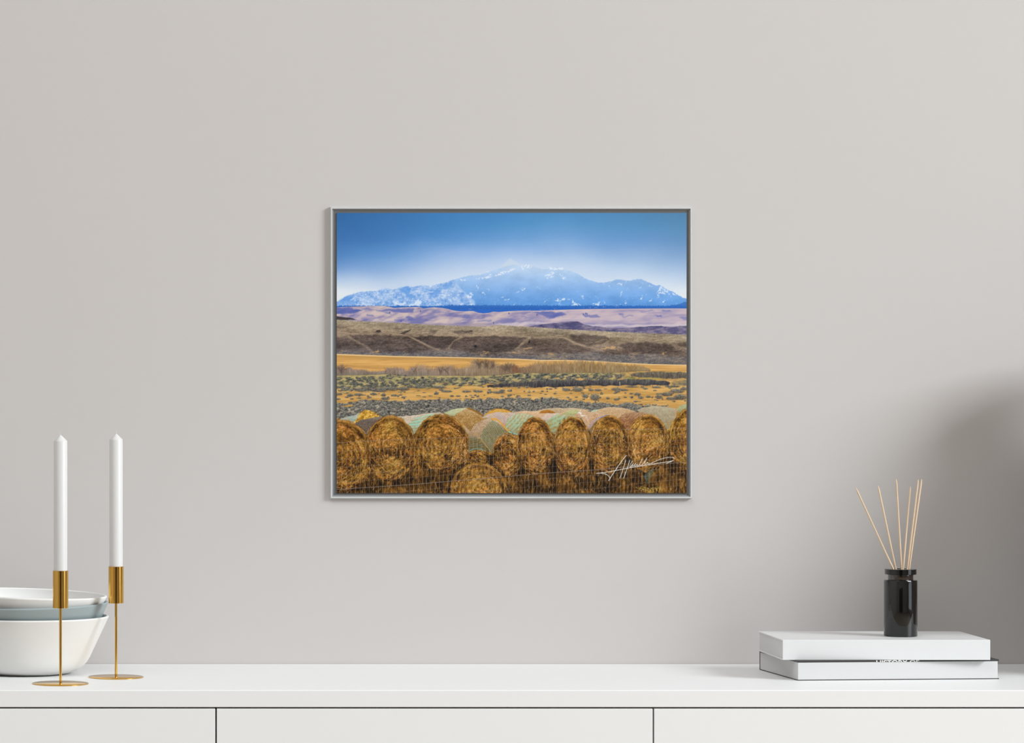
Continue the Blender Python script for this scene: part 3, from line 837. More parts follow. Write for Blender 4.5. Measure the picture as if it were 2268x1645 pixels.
for x, y, w in ((862, 831, 7), (858, 832, 5), (883, 831, 7), (899, 832, 3), (1095, 833, 7), (1110, 833, 4), (1137, 830, 6), (1152, 832, 5), (1172, 831, 8), (1193, 836, 5), (1213, 840, 5), (1225, 835, 4), (1250, 830, 6),
                (1064, 846, 6), (1078, 846, 4), (920, 838, 6), (938, 835, 5), (955, 836, 4), (948, 844, 6), (1272, 831, 5), (1318, 831, 5), (1300, 834, 6), (1376, 834, 3)):
    for _ in range(int(w * 2.2)):
        dab(x + rng.normal(0, w * 0.45), y + rng.normal(0, 1.3), rng.uniform(0.8, 1.7), rng.uniform(0.5, 1.0), jit((52, 57, 68), 8), 0.5)
# hedges
hed = [(1080, 853), (1100, 851), (1130, 848), (1160, 846), (1200, 843), (1260, 841), (1330, 841), (1400, 840), (1450, 841), (1475, 842), (1486, 847), (1482, 853), (1400, 853), (1330, 854), (1260, 857), (1130, 857.5), (1080, 857)]
hn = smooth_noise(1.8, 6, 311) * 0.6 + smooth_noise(9, 5, 313) * 0.4
blend(poly(hed, 1, 3), ramp(hn + (848 - gy) / 26, [(0, (44, 42, 48)), (0.4, (66, 63, 68)), (0.8, (92, 89, 86)), (1.1, (126, 124, 106))]))
hed2 = [(1398, 829), (1412, 826), (1440, 824), (1470, 823), (1500, 825), (1532, 824), (1532, 838), (1490, 838), (1460, 837), (1420, 836), (1400, 834)]
blend(poly(hed2, 1, 3), ramp(hn + (831 - gy) / 40, [(0, (66, 58, 56)), (0.5, (98, 90, 80)), (1, (134, 122, 98))]))
for _ in range(700):
    x = rng.uniform(1092, 1484)
    y = np.interp(x, [1080, 1130, 1200, 1260, 1400, 1486], [852, 848, 843, 841, 840, 846]) + rng.uniform(-2.5, 9)
    stroke([(x, y + rng.uniform(2, 5)), (x + rng.normal(0, 0.8), y)], jit((70, 66, 68), 14) if rng.random() < 0.6 else jit((122, 116, 100), 14), 0.7, rng.uniform(0.25, 0.6))
for _ in range(260):
    x = rng.uniform(1398, 1521)
    y = np.interp(x, [1398, 1440, 1470, 1521], [829, 824, 823, 824]) + rng.uniform(-2, 10)
    stroke([(x, y + rng.uniform(2, 4)), (x + rng.normal(0, 0.8), y)], jit((82, 74, 68), 14) if rng.random() < 0.6 else jit((138, 126, 100), 14), 0.7, rng.uniform(0.25, 0.6))
blend(poly([(1384, 836), (1395, 834), (1410, 838), (1402, 841), (1386, 840)], 1.2, 5) * 0.7 * sstep(0.25, 0.6, n1), (104, 112, 56))
blend(poly([(1420, 836), (1460, 836), (1470, 840), (1430, 841)], 2, 3) * 0.6, (170, 160, 84))
blend(poly([(1488, 845), (1510, 842), (1532, 840), (1532, 852), (1490, 852)], 2, 4) * 0.7 * (0.5 + n1), (112, 108, 92))
stroke([(1373.6, 846), (1373.9, 855)], (216, 200, 176), 1.2, 0.95)
# meadow streaks
for _ in range(420):
    x, y = rng.uniform(738, 1520), rng.uniform(853, 912)
    stroke([(x, y), (x + rng.uniform(4, 22), y + rng.normal(0, 0.4))], jit((200, 152, 78), 14) if rng.random() < 0.8 else (140, 112, 70), 0.8, 0.35)
# scattered brush on the meadow
for _ in range(95):
    x = rng.uniform(738, 1130)
    y = rng.uniform(862, 884)
    if rng.random() < (0.9 if x < 900 else 0.55):
        bush(x, y, rng.uniform(1.5, 5.5), rng.uniform(1.0, 2.6))
for _ in range(150):
    x = rng.uniform(1130, 1520)
    y = rng.uniform(855, 902)
    if y > np.interp(x, [1130, 1260, 1370, 1520], [884, 890, 899, 905]):
        continue
    bush(x, y, rng.uniform(1.2, 4.2), rng.uniform(0.8, 2.4))
for x, y, w, h in ((764, 861, 9, 5), (800, 862, 16, 5), (840, 863, 18, 5), (870, 860, 14, 5), (895, 860, 12, 5), (930, 856, 14, 4), (975, 857, 14, 3.5), (990, 866, 12, 3), (1034, 866, 10, 3), (1060, 866, 10, 3), (1084, 868, 5, 3),
                   (1105, 868, 14, 3.5), (1113, 864, 6, 3), (1255, 862, 9, 4), (1280, 862, 12, 5), (1310, 863, 6, 3), (1325, 863, 8, 3), (1365, 861, 10, 4), (1382, 863, 10, 3), (1297, 876, 7, 5), (1318, 878, 10, 8), (1347, 881, 4, 3),
                   (1366, 884, 6, 3), (1412, 872, 8, 3.5), (1420, 880, 6, 3), (1437, 878, 6, 2.5), (1460, 878, 8, 5), (1478, 872, 12, 5), (1500, 865, 16, 5), (1490, 882, 14, 4), (1508, 878, 14, 7), (1516, 860, 8, 4), (1368, 866, 6, 3), (1430, 860, 6, 2),
                   (1455, 857, 10, 2.5), (1400, 856, 14, 2), (1490, 855, 16, 3), (752, 872, 6, 3), (776, 874, 7, 3), (794, 873, 10, 3.5), (828, 872, 8, 3.5), (850, 873, 5, 3), (874, 875, 6, 3), (967, 871, 5, 3), (852, 882, 8, 3.5), (750, 883, 5, 2.5)):
    bush(x, y, w, h, 0, int(w * h * 1.1) + 6)
# lower sage belt
s2t = line_y([(738, 888), (760, 893), (775, 893), (792, 891), (800, 886), (820, 884), (850, 888), (900, 887), (950, 886), (1000, 885), (1050, 884), (1100, 883), (1150, 881), (1185, 884), (1215, 880), (1260, 886), (1300, 890), (1345, 893), (1368, 897), (1378, 893),
              (1400, 893), (1420, 900), (1440, 897), (1480, 900), (1500, 904), (1532, 906)])
s2 = sstep(-1.5, 1.5, gy - s2t[None, :] + (fbm(9, 5, 321, 3) - 0.5) * 6) * (1 - sstep(1420, 1500, gx) * 0.9)
blend(s2 * 0.95, ramp(fbm(4.5, 3.2, 323, 3), [(0, (46, 46, 50)), (0.35, (92, 90, 86)), (0.65, (134, 128, 116)), (1, (178, 168, 150))]))
spots = []
for _ in range(1000):
    x = rng.uniform(738, 1420)
    spots.append((rng.uniform(np.interp(x, gx[0], s2t), 925 if x < 1000 else 912), x))
for y, x in sorted(spots):
    bush(x, y, rng.uniform(2.4, 5.0), rng.uniform(1.8, 3.4), 6, 12)
blend(poly([(756, 898), (775, 896), (790, 898), (770, 900)], 1, 3) * 0.8, (212, 158, 78))

# --- hay bales
HAY = [(0, (30, 16, 3)), (0.25, (70, 43, 9)), (0.5, (118, 78, 24)), (0.75, (158, 110, 42)), (1, (208, 156, 82))]
hz = sstep(-2, 2, gy - line_y([(738, 928), (810, 925), (880, 926), (1000, 925), (1060, 935), (1532, 925)])[None, :])
base_n = -0.10 + np.clip(0.5 * fbm(16, 22, 331, 4) + 0.28 * smooth_noise(2.2, 8, 337) + 0.22 * fbm(4, 7, 338, 2) - 0.1, 0, 1)
blend(hz, ramp(np.clip(base_n, 0, 1), HAY))
img *= 1 - (hz * sstep(0.5, 0.75, fbm(30, 20, 341, 3)) * 0.35)[..., None]
# gloom between and below the bales
for pts, a in (([(1145, 1006), (1150, 1010), (1156, 1035), (1168, 1052), (1160, 1054), (1146, 1050)], 0.95), ([(1222, 1012), (1232, 1008), (1240, 1040), (1222, 1052), (1218, 1044)], 0.8), ([(1306, 1022), (1313, 1020), (1318, 1042), (1308, 1042)], 0.95),
               ([(1388, 1014), (1402, 1008), (1400, 1022), (1390, 1024)], 0.95), ([(1478, 990), (1500, 1000), (1500, 1030), (1488, 1040), (1476, 1020)], 0.5), ([(996, 1060), (1010, 1040), (1004, 1085), (990, 1092)], 0.8), ([(826, 1000), (840, 1030), (846, 1060), (830, 1050)], 0.7),
               ([(850, 1020), (868, 1012), (880, 1030), (862, 1040)], 0.5), ([(1424, 1045), (1436, 1040), (1436, 1072), (1428, 1068)], 0.9), ([(1340, 1060), (1350, 1056), (1352, 1092), (1342, 1092)], 0.6), ([(1160, 1060), (1176, 1052), (1172, 1092), (1160, 1092)], 0.5), ([(1070, 1008), (1092, 1008), (1086, 1030), (1076, 1024)], 0.8)):
    blend(poly(pts, 2.5, 6) * a, (20, 11, 3))


def straw(xf, n, alpha=(0.35, 0.85), colors=None, width=(0.6, 1.1)):
    cs = colors or [(222, 168, 92), (196, 140, 60), (168, 116, 40), (70, 40, 8), (46, 26, 4), (236, 188, 124), (150, 98, 40)]
    for _ in range(n):
        p = xf()
        if p is None:
            continue
        stroke(p, jit(cs[rng.integers(len(cs))], 10), rng.uniform(*width), rng.uniform(*alpha))


def face(cx_, cy_, rx, ry, n=330, warm=0.0, core=0.0, dark_low=0.5, seed=0):
    """cut end of a round bale: spiral straw, lit crown, darker foot"""
    dx, dy = (gx - cx_) / rx, (gy - cy_) / ry
    rad = np.sqrt(dx * dx + dy * dy) + (fbm(7, 7, 400 + seed, 2) - 0.5) * 0.05
    th = np.arctan2(dy, dx)
    m_ = 1 - sstep(0.965, 1.03, rad)
    wob = fbm(12, 12, 420 + seed, 2) - 0.5
    s = 0
    for q, (fr, fa, wt_) in enumerate(((11, 13, 0.34), (23, 19, 0.36), (40, 26, 0.30))):
        u = rad * fr + 0.5 * np.sin(th * 2 + seed + q) + 1.6 * wob
        v = (th + math.pi) / (2 * math.pi) * fa
        r2 = np.random.default_rng(500 + seed * 7 + q)
        tab = r2.random((60, 30)).astype(np.float32)
        ui, vi = np.clip(u.astype(int), 0, 58), np.clip(v.astype(int), 0, 28)
        fu, fv = u - ui, v - vi
        fu, fv = fu * fu * (3 - 2 * fu), fv * fv * (3 - 2 * fv)
        vj = (vi + 1) % fa
        s = s + wt_ * ((tab[ui, vi % fa] * (1 - fu) + tab[ui + 1, vi % fa] * fu) * (1 - fv) + (tab[ui, vj] * (1 - fu) + tab[ui + 1, vj] * fu) * fv)
    s = 0.58 * s + 0.2 * fbm(2.5, 2.5, 430 + seed, 2) + 0.22 * fbm(26, 20, 450 + seed, 3)
    s = np.clip((s - 0.5) * 2.3 + 0.47, 0, 1) - dark_low * 0.22 * np.clip(dy, -0.3, 1) + 0.02
    s = s - 0.10 * sstep(0.62, 0.9, rad) * (dy < 0.2) * np.abs(dx)
    s = s - 0.30 * sstep(0.72, 1.0, rad) * np.clip(dy + 0.25, 0, 1)
    hue = fbm(24, 20, 470 + seed, 3)[..., None]
    col_ = ramp(np.clip(s, 0, 1), HAY) * (np.array([0.96, 1.02, 0.95]) * (1 - hue) + np.array([1.06 + warm * 0.04, 0.98, 1.04]) * hue)
    blend(m_, col_)
    blend(m_ * sstep(0.90, 0.95, rad) * (1 - sstep(0.99, 1.03, rad)) * np.clip(-dy + 0.3, 0, 1) * 0.5, (206, 150, 62))
    if core:
        blend((1 - sstep(0.1, 0.32, np.sqrt(((gx - cx_ - core * rx) / rx) ** 2 + dy ** 2))) * 0.65, (40, 22, 4))

    def one():
        r_ = math.sqrt(rng.uniform(0.01, 0.98))
        a = rng.uniform(-math.pi, math.pi)
        da = rng.uniform(0.04, 0.15) / max(0.3, r_)
        dr = rng.normal(0, 0.045)
        return [(cx_ + rx * (r_ + k * dr) * math.cos(a + k * da), cy_ + ry * (r_ + k * dr) * math.sin(a + k * da)) for k in (0, 0.5, 1)]
    straw(one, int(n * 2.2), (0.2, 0.65))

    def rimstraw():
        a = rng.uniform(-math.pi, 0.4)
        r_ = rng.uniform(0.93, 1.04)
        da = rng.uniform(0.05, 0.16)
        return [(cx_ + rx * r_ * math.cos(a + k * da), cy_ + ry * r_ * math.sin(a + k * da)) for k in (0, 1)]
    straw(rimstraw, int(n * 0.25), (0.3, 0.8))


def net(pts, c0, c1, stripe=None, ang=60, period=3.4, tint=None, seed=0, a=0.97, sdark=0.5, tinta=0.38):
    """net-wrapped flank of a bale: speckled straw under twine with wound lines"""
    m_ = poly(pts, 0.9, 1.5) * a
    p = np.array(pts, float)
    nn = 0.5 * fbm(3.0, 2.2, 600 + seed, 3, 0.8) + 0.5 * rng.random((PHT, PW)).astype(np.float32)
    nn = np.clip((nn - 0.5) * 1.3 + 0.5, 0, 1)
    c = np.asarray(c0, np.float32) * (1 - nn[..., None]) + np.asarray(c1, np.float32) * nn[..., None]
    blend(m_, c)
    if stripe is not None:
        r_ = math.radians(ang)
        # wound twine: arcs bowed round the bale
        bow = 0.0016 * ((gx - p[:, 0].mean()) * math.sin(r_) - (gy - p[:, 1].mean()) * math.cos(r_)) ** 2
        ph = (gx * math.cos(r_) + gy * math.sin(r_) + bow * 2.5) / period + 0.18 * (WARPX + WARPY)
        st = 0.5 + 0.5 * np.cos(2 * math.pi * ph)
        spk_ = 0.55 + 0.45 * fbm(4, 3, 670 + seed, 2)
        blend(m_ * sstep(0.5, 0.95, st) * 0.62 * spk_, stripe)
        blend(m_ * sstep(0.6, 1.0, 1 - st) * sdark * spk_, (112, 74, 32))
    if tint is not None:
        blend(m_ * sstep(0.5, 0.72, fbm(9, 6, 640 + seed, 3)) * tinta * (0.4 + 0.6 * nn), tint)
    # lit along the crown, deeper towards the foot
    t_ = np.clip((gy - p[:, 1].min()) / max(8, np.ptp(p[:, 1])), 0, 1)
    blend(m_ * (1 - sstep(0, 0.35, t_)) * 0.22, (238, 226, 206))
    blend(m_ * sstep(0.45, 1.0, t_) * 0.25, (80, 58, 30))


# far row of wrapped bales
net([(1186, 911), (1205, 905), (1240, 903), (1280, 904), (1308, 908), (1290, 914), (1200, 918)], (172, 142, 100), (216, 192, 160), seed=1)
net([(1310, 909), (1330, 906), (1330, 914), (1312, 914)], (170, 186, 150), (200, 206, 176), seed=2)
net([(1318, 914), (1330, 905), (1352, 901), (1380, 903), (1408, 910), (1400, 922), (1372, 934), (1350, 924)], (178, 140, 92), (218, 184, 146), seed=3)
net([(1412, 908), (1428, 902), (1450, 899), (1476, 901), (1500, 906), (1498, 922), (1484, 950), (1470, 956), (1455, 925), (1420, 915)], (148, 130, 92), (190, 176, 150), (182, 172, 160), 40, 2.8, (170, 180, 140), 4, sdark=0.35)
net([(1500, 904), (1508, 898), (1532, 892), (1532, 910), (1504, 914)], (150, 150, 104), (186, 188, 150), seed=5)
net([(1068, 924), (1076, 916), (1088, 908), (1106, 904), (1124, 907), (1136, 913), (1100, 918)], (196, 140, 50), (226, 176, 80), seed=6)
stroke([(1089, 909), (1100, 904.5), (1116, 905), (1134, 911)], (120, 76, 14), 1.5, 0.8)
net([(1130, 914), (1160, 910), (1195, 911), (1225, 917), (1210, 932), (1190, 926), (1160, 916)], (196, 150, 100), (226, 190, 160), seed=7)
net([(1195, 915), (1202, 909), (1214, 907), (1226, 910), (1232, 914)], (150, 90, 22), (196, 132, 46), seed=8)
net([(1196, 926), (1212, 915), (1240, 914), (1232, 926), (1216, 936), (1206, 934)], (196, 164, 140), (226, 204, 190), (232, 218, 210), 50, 2.6, None, 9, sdark=0.3)
# left far bales
net([(738, 932), (762, 925), (785, 919), (806, 913), (815, 914), (800, 930), (790, 938), (770, 938)], (150, 150, 130), (200, 196, 182), tint=(130, 200, 196), seed=10)
blend(poly([(782, 938), (790, 930), (796, 920), (802, 912), (810, 907), (820, 908), (832, 915), (846, 922), (850, 926), (820, 930), (800, 940)], 1.2, 4), ramp(fbm(4, 3, 651, 3), [(0, (150, 104, 26)), (0.5, (206, 156, 58)), (1, (240, 200, 108))]))
straw(lambda: (lambda x, y: [(x, y), (x + rng.uniform(-6, 6), y + rng.uniform(1, 7))])(rng.uniform(795, 842), rng.uniform(908, 926)), 70, colors=[(240, 200, 110), (180, 130, 40), (220, 170, 70), (110, 70, 14)])
net([(784, 940), (800, 930), (830, 924), (858, 921), (850, 930), (826, 948), (812, 966), (800, 950)], (70, 62, 58), (140, 116, 84), (74, 80, 122), 120, 5, None, 11, sdark=0.2)
net([(876, 924), (905, 920), (940, 916), (975, 913), (985, 917), (950, 930), (926, 950), (914, 964), (902, 944), (890, 932)], (178, 150, 106), (226, 212, 200), (222, 212, 206), 70, 2.6, None, 12, sdark=0.2)
net([(905, 938), (922, 924), (950, 917), (974, 915), (962, 924), (936, 938), (922, 954), (915, 962), (908, 950)], (156, 158, 112), (204, 206, 182), (150, 208, 194), 75, 6, (118, 206, 198), 13, sdark=0.2, tinta=0.45)
# middle group: netted bales stepping down to the right
net([(984, 914), (1002, 907), (1024, 903), (1042, 904), (1030, 914), (1012, 924), (1000, 922)], (176, 172, 118), (206, 206, 166), tint=(150, 206, 180), seed=14)
stroke([(1036, 903.5), (1050, 908), (1062, 914), (1068, 919)], (150, 96, 20), 3.2, 0.9)
net([(1000, 926), (1014, 914), (1034, 905), (1048, 909), (1066, 919), (1082, 928), (1064, 934), (1052, 945), (1040, 958), (1022, 942)], (142, 98, 40), (202, 166, 112), seed=15)
net([(1016, 938), (1030, 944), (1046, 958), (1056, 968), (1040, 968), (1029, 966), (1024, 952)], (160, 122, 70), (208, 186, 150), (222, 208, 190), 95, 2.4, None, 16)
net([(1040, 958), (1054, 940), (1070, 930), (1086, 926), (1092, 932), (1080, 944), (1070, 960), (1062, 974)], (150, 108, 60), (206, 180, 150), (232, 218, 208), 28, 2.7, None, 17)
net([(1062, 974), (1070, 954), (1084, 936), (1094, 930), (1108, 936), (1128, 954), (1146, 968), (1128, 976), (1112, 990), (1096, 1008)], (104, 88, 52), (160, 142, 104), (134, 174, 156), 32, 3.3, (120, 170, 150), 18, tinta=0.2)
stroke([(1090, 928), (1104, 934), (1120, 947), (1134, 960)], (224, 164, 62), 3.0, 0.85)
net([(1032, 964), (1054, 967), (1072, 984), (1090, 1004), (1072, 996), (1052, 994), (1038, 1002)], (86, 72, 36), (138, 122, 82), (112, 140, 122), 78, 5, (104, 130, 112), 19, tinta=0.25)
stroke([(1038, 999), (1050, 994), (1066, 994), (1084, 1004), (1092, 1010)], (140, 196, 190), 1.4, 0.8)
stroke([(1052, 958), (1066, 972), (1080, 990), (1092, 1006)], (196, 160, 84), 1.6, 0.8)
net([(1068, 924), (1082, 917), (1106, 912), (1134, 913), (1150, 916), (1132, 926), (1122, 942), (1116, 950), (1104, 936), (1090, 928)], (180, 140, 100), (224, 200, 180), (230, 218, 214), 35, 3.0, (160, 156, 190), 20, sdark=0.4)
stroke([(1090, 927), (1102, 929), (1114, 940), (1124, 952)], (222, 158, 52), 3.4, 0.85)
net([(1120, 946), (1124, 930), (1140, 916), (1162, 915), (1188, 922), (1170, 932), (1156, 948), (1147, 964), (1140, 962), (1130, 954)], (160, 142, 88), (206, 196, 154), (158, 200, 178), 40, 7, (130, 204, 192), 21, sdark=0.25)
stroke([(1128, 956), (1138, 960), (1147, 961)], (134, 206, 200), 2.0, 0.9)
net([(1206, 936), (1222, 924), (1240, 915), (1262, 915), (1284, 922), (1262, 930), (1244, 944), (1232, 962), (1222, 960), (1214, 946)], (152, 134, 76), (202, 190, 140), (156, 200, 176), 60, 9, (120, 204, 194), 22, sdark=0.2)
stroke([(1256, 926), (1248, 932), (1242, 940), (1236, 950)], (92, 206, 202), 2.6, 0.8)
net([(1238, 916), (1256, 908), (1280, 906), (1300, 910), (1330, 914), (1352, 920), (1336, 928), (1322, 940), (1312, 958), (1302, 948), (1288, 926), (1264, 918)], (176, 124, 70), (224, 190, 158), (226, 200, 184), 35, 2.8, None, 23, sdark=0.35)
net([(1244, 916), (1262, 908), (1284, 907), (1282, 914), (1270, 920)], (160, 158, 100), (200, 204, 150), seed=24)
blend(poly([(1279, 915), (1285, 909), (1288, 916), (1298, 918), (1303, 920), (1304, 932), (1298, 924), (1290, 922)], 1.2, 5) * sstep(0.3, 0.6, fbm(4, 3, 681, 3)) * 0.9, (236, 232, 232))
stroke([(1302, 924), (1304, 936), (1304, 944)], (224, 218, 222), 1.0, 0.55)
net([(1306, 952), (1316, 936), (1332, 924), (1350, 920), (1340, 934), (1326, 948), (1314, 968)], (104, 78, 50), (160, 130, 90), seed=25)
stroke([(1306, 946), (1314, 934), (1328, 924), (1346, 919)], (148, 148, 196), 2.0, 0.8)
net([(1366, 932), (1378, 918), (1400, 912), (1424, 913), (1446, 920), (1420, 930), (1402, 948), (1392, 976), (1384, 962)], (116, 70, 36), (190, 142, 100), tint=(100, 62, 50), seed=26)

# hay ends, back to front
face(1126, 1008, 34, 50, 170, 0.4, seed=1)
face(1062, 1014, 32, 18, 70, 0.0, seed=2, dark_low=0.9)
blend(poly([(1074, 1008), (1096, 1006), (1092, 1034), (1082, 1030)], 3, 5) * 0.85, (20, 11, 3))
face(744, 1012, 82, 84, 360, 0.0, seed=3, dark_low=0.5)
face(1532, 976, 50, 72, 200, 0.1, seed=4)
face(1436, 982, 46, 64, 330, 0.5, seed=5, dark_low=0.7)
face(1351, 984, 42, 64, 330, 0.2, seed=6)
face(1268, 990, 41, 68, 350, 0.5, seed=7, dark_low=0.3)
face(1186, 988, 41, 64, 350, 0.3, core=0.0, seed=8, dark_low=0.3)
face(866, 994, 57, 73, 380, 0.0, core=0.0, seed=9)
blend((1 - sstep(0.4, 1.0, np.sqrt(((gx - 862) / 8) ** 2 + ((gy - 1000) / 8) ** 2))) * 0.7, (40, 22, 4))
face(978, 983, 60, 66, 420, 0.1, seed=10)
face(1060, 1086, 62, 60, 330, 0.2, seed=11, dark_low=0.2)
# bright broken straw ends catching the sun
for cx_, cy_, rx, ry in ((866, 994, 57, 73), (978, 983, 60, 66), (1186, 988, 41, 64), (1268, 990, 41, 68), (1351, 984, 42, 64), (1436, 982, 46, 64), (1126, 1008, 34, 50), (744, 1012, 82, 84), (1060, 1086, 62, 60)):
    for q in range(5):
        a0, r0 = rng.uniform(-3.1, 3.1), rng.uniform(0.45, 0.95)
        for _ in range(16):
            a, rr_ = a0 + rng.normal(0, 0.3), r0 + rng.normal(0, 0.07)
            x, y = cx_ + rx * rr_ * math.cos(a), cy_ + ry * rr_ * math.sin(a)
            stroke([(x, y), (x + rng.normal(0, 2.2), y + rng.normal(0, 2.2))], jit((236, 186, 126), 14), rng.uniform(0.6, 1.0), rng.uniform(0.35, 0.85))
# lit crown strands
for cx_, cy_, rx, ry in ((866, 994, 57, 73), (978, 983, 60, 66), (1186, 988, 41, 64), (1268, 990, 41, 68), (1351, 984, 42, 64), (1436, 982, 46, 64), (1532, 976, 50, 72), (744, 1012, 82, 84), (1060, 1086, 62, 60)):
    blend((1 - sstep(0.6, 1.0, np.sqrt(((gx - cx_) / (rx * 0.75)) ** 2 + ((gy - cy_ + ry * 0.35) / (ry * 0.55)) ** 2))) * 0.16, (196, 146, 54))
    blend(sstep(0.80, 0.88, np.sqrt(((gx - cx_) / rx) ** 2 + ((gy - cy_) / ry) ** 2)) * (1 - sstep(0.93, 0.97, np.sqrt(((gx - cx_) / rx) ** 2 + ((gy - cy_) / ry) ** 2))) * (gy < cy_ + ry * 0.1) * (gx > cx_ - rx * 0.3) * 0.38, (66, 40, 8))
# loose straw hanging below and between the bales
straw(lambda: (lambda x, y: [(x, y), (x + rng.normal(0, 2), y + rng.uniform(3, 9))])(rng.uniform(738, 1522), rng.uniform(1030, 1092)), 1500, (0.25, 0.7))
straw(lambda: (lambda x, y: [(x, y), (x + rng.normal(0, 3), y + rng.uniform(3, 9))])(rng.uniform(738, 1522), rng.uniform(960, 1050)), 700, (0.2, 0.6))
straw(lambda: (lambda x, y: [(x, y), (x + rng.normal(-1, 4), y + rng.uniform(3, 8))])(rng.normal(1028, 5), rng.uniform(966, 1025)), 90, colors=[(240, 180, 104), (220, 150, 70), (190, 120, 44), (250, 204, 140)])
straw(lambda: (lambda x, y: [(x, y), (x + rng.normal(0, 3), y + rng.uniform(4, 10))])(rng.normal(926, 6), rng.uniform(985, 1050)), 90, colors=[(226, 164, 70), (196, 130, 44), (160, 100, 26), (90, 54, 10)])
straw(lambda: (lambda x, y: [(x, y), (x + rng.normal(0, 2), y + rng.uniform(4, 9))])(rng.normal(816, 4), rng.uniform(960, 1050)), 80, colors=[(206, 140, 60), (160, 96, 30), (70, 40, 8), (40, 22, 4)])
straw(lambda: (lambda x, y: [(x, y), (x + rng.normal(-3, 2), y + rng.uniform(4, 9))])(rng.normal(1490, 6), rng.uniform(930, 970)), 60, colors=[(214, 160, 50), (180, 126, 32), (230, 180, 76)])
blend(poly([(1424, 1056), (1436, 1042), (1448, 1036), (1446, 1050), (1434, 1070)], 2.5, 4) * 0.5, (84, 110, 104))
for cx_, cy_, r_ in ((1430, 1082, 14), (1458, 1082, 15), (1444, 1088, 16)):
    for _ in range(60):
        dab(cx_ + rng.normal(0, r_ * 0.5), cy_ + rng.normal(0, 5), rng.uniform(0.7, 1.8), rng.uniform(0.7, 1.6), jit((176, 140, 56), 16), 0.6)

# --- wire mesh fence
wt = [(738, 981), (815, 976), (920, 972), (1030, 968.5), (1145, 961), (1230, 956), (1310, 953), (1420, 950), (1532, 947)]
wm = [(738, 1084), (830, 1078), (920, 1072), (1000, 1065), (1066, 1060), (1130, 1054), (1200, 1048), (1320, 1040), (1420, 1031), (1532, 1022)]
wxs = np.arange(738, 1523, 6.0)
tY, mY = line_y(wt, wxs), line_y(wm, wxs)
wire = (132, 116, 112)
for f_, al in ((0, 0.75), (0.19, 0.55), (0.36, 0.55), (0.53, 0.55), (0.69, 0.55), (0.85, 0.5), (1.0, 0.9), (1.14, 0.55), (1.3, 0.5), (1.48, 0.5), (1.66, 0.45)):
    yy = tY + (mY - tY) * f_
    p = [(x, y) for x, y in zip(wxs, yy) if y < 1093]
    if len(p) > 1:
        stroke(p, wire if f_ else (140, 120, 110), 1.0 if f_ != 1.0 else 1.25, al)
x = 749.0
while x < 1522:
    y0_ = np.interp(x, wxs, tY)
    pts = [(x + (y - y0_) * -0.02 + 0.5 * math.sin(y * 0.13 + x), y) for y in np.linspace(y0_, 1092, 9)]
    stroke(pts, (176, 150, 118), 0.9, 0.6)
    x += np.interp(x, [746, 1000, 1250, 1522], [10.4, 9.2, 8.6, 7.4])

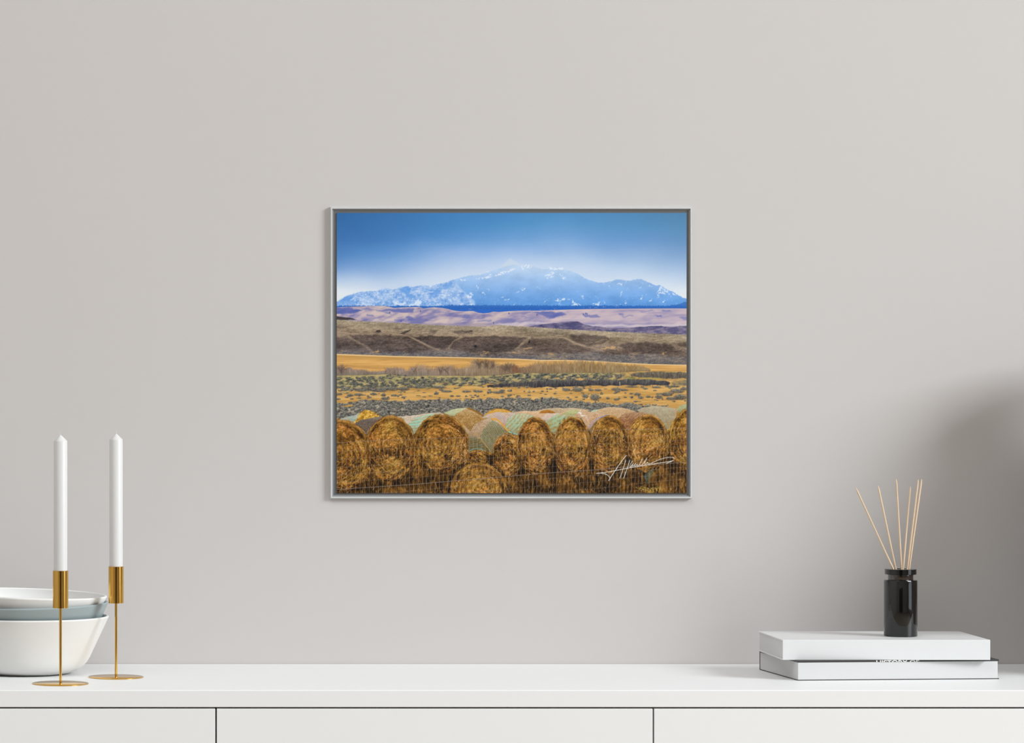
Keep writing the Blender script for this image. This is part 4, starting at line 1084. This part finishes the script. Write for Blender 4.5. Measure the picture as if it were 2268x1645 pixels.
# --- signature
S = lambda pts: [(1300 + a / 10.31, 1000 + b / 10.31) for a, b in pts]
ink = (240, 238, 232)
for pts, w in (
    ([(225, 493), (310, 487), (480, 462), (650, 432), (820, 398), (1000, 365), (1200, 332), (1400, 298), (1600, 268), (1800, 238), (1900, 222), (1978, 202)], 1.15),
    ([(1978, 202), (1925, 226), (1860, 252), (1828, 265)], 1.1),
    ([(325, 485), (400, 497), (460, 520), (505, 555), (530, 590), (540, 612)], 1.1),
    ([(505, 660), (560, 570), (640, 450), (720, 330), (800, 220), (860, 140), (908, 85)], 1.25),
    ([(760, 605), (800, 500), (835, 390), (870, 280), (898, 190)], 1.15),
    ([(848, 605), (890, 490), (930, 375), (965, 270), (990, 188)], 1.15),
    ([(1045, 212), (1005, 280), (985, 322), (992, 345), (1020, 322), (1072, 262), (1046, 312), (1056, 332), (1090, 300), (1127, 258), (1096, 312), (1108, 328), (1162, 284), (1148, 316), (1166, 326), (1205, 300),
      (1240, 235), (1272, 160), (1240, 225), (1215, 288), (1232, 310), (1275, 294), (1330, 222), (1380, 142), (1340, 220), (1318, 272), (1332, 290), (1362, 272), (1396, 238), (1398, 262), (1420, 272), (1450, 268),
      (1500, 252), (1600, 205), (1700, 168), (1800, 140), (1880, 125), (1950, 125), (1992, 140), (2006, 170)], 0.95),
    ([(985, 368), (1020, 345), (1046, 318)], 0.9)):
    stroke(S(pts), ink, w, 0.97)

img = np.clip(img, 0, 255)

# raster -> fine grid mesh with one colour per vertex (flat print on the panel)
v = img / 255.0
linear = 0.93 * np.where(v <= 0.04045, v / 12.92, ((v + 0.055) / 1.055) ** 2.4)
linear = linear.astype(np.float32)
nx, ny = PW, PHT
xs = np.linspace(PX0, PX1, nx) - fcx
zs = np.linspace(PZ1, PZ0, ny) - FZ0
co = np.zeros((ny, nx, 3), np.float32)
co[..., 0] = xs[None, :]
co[..., 1] = -PH
co[..., 2] = zs[:, None]
idx = np.arange(nx * ny, dtype=np.int32).reshape(ny, nx)
quads = np.stack([idx[1:, :-1], idx[1:, 1:], idx[:-1, 1:], idx[:-1, :-1]], -1).reshape(-1, 4)
me = bpy.data.meshes.new('photo_print')
me.vertices.add(nx * ny)
me.vertices.foreach_set('co', co.ravel())
me.loops.add(quads.size)
me.loops.foreach_set('vertex_index', quads.ravel())
me.polygons.add(len(quads))
me.polygons.foreach_set('loop_start', np.arange(0, quads.size, 4, dtype=np.int32))
me.update(calc_edges=True)
ca = me.color_attributes.new('ink', 'FLOAT_COLOR', 'POINT')
ca.data.foreach_set('color', np.concatenate([linear, np.ones((ny, nx, 1), np.float32)], -1).ravel())
pm = bpy.data.materials.new('printed_photograph')
pm.use_nodes = True
nt = pm.node_tree
at = nt.nodes.new('ShaderNodeAttribute')
at.attribute_name = 'ink'
pb = nt.nodes['Principled BSDF']
pb.inputs['Roughness'].default_value = 0.55
pb.inputs['Specular IOR Level'].default_value = 0.15
nt.links.new(at.outputs['Color'], pb.inputs['Base Color'])
po = link('photo_print', me, pm, pic)
po['label'] = 'landscape photograph of round hay bales, golden meadow and snowy blue mountain, signed in white'
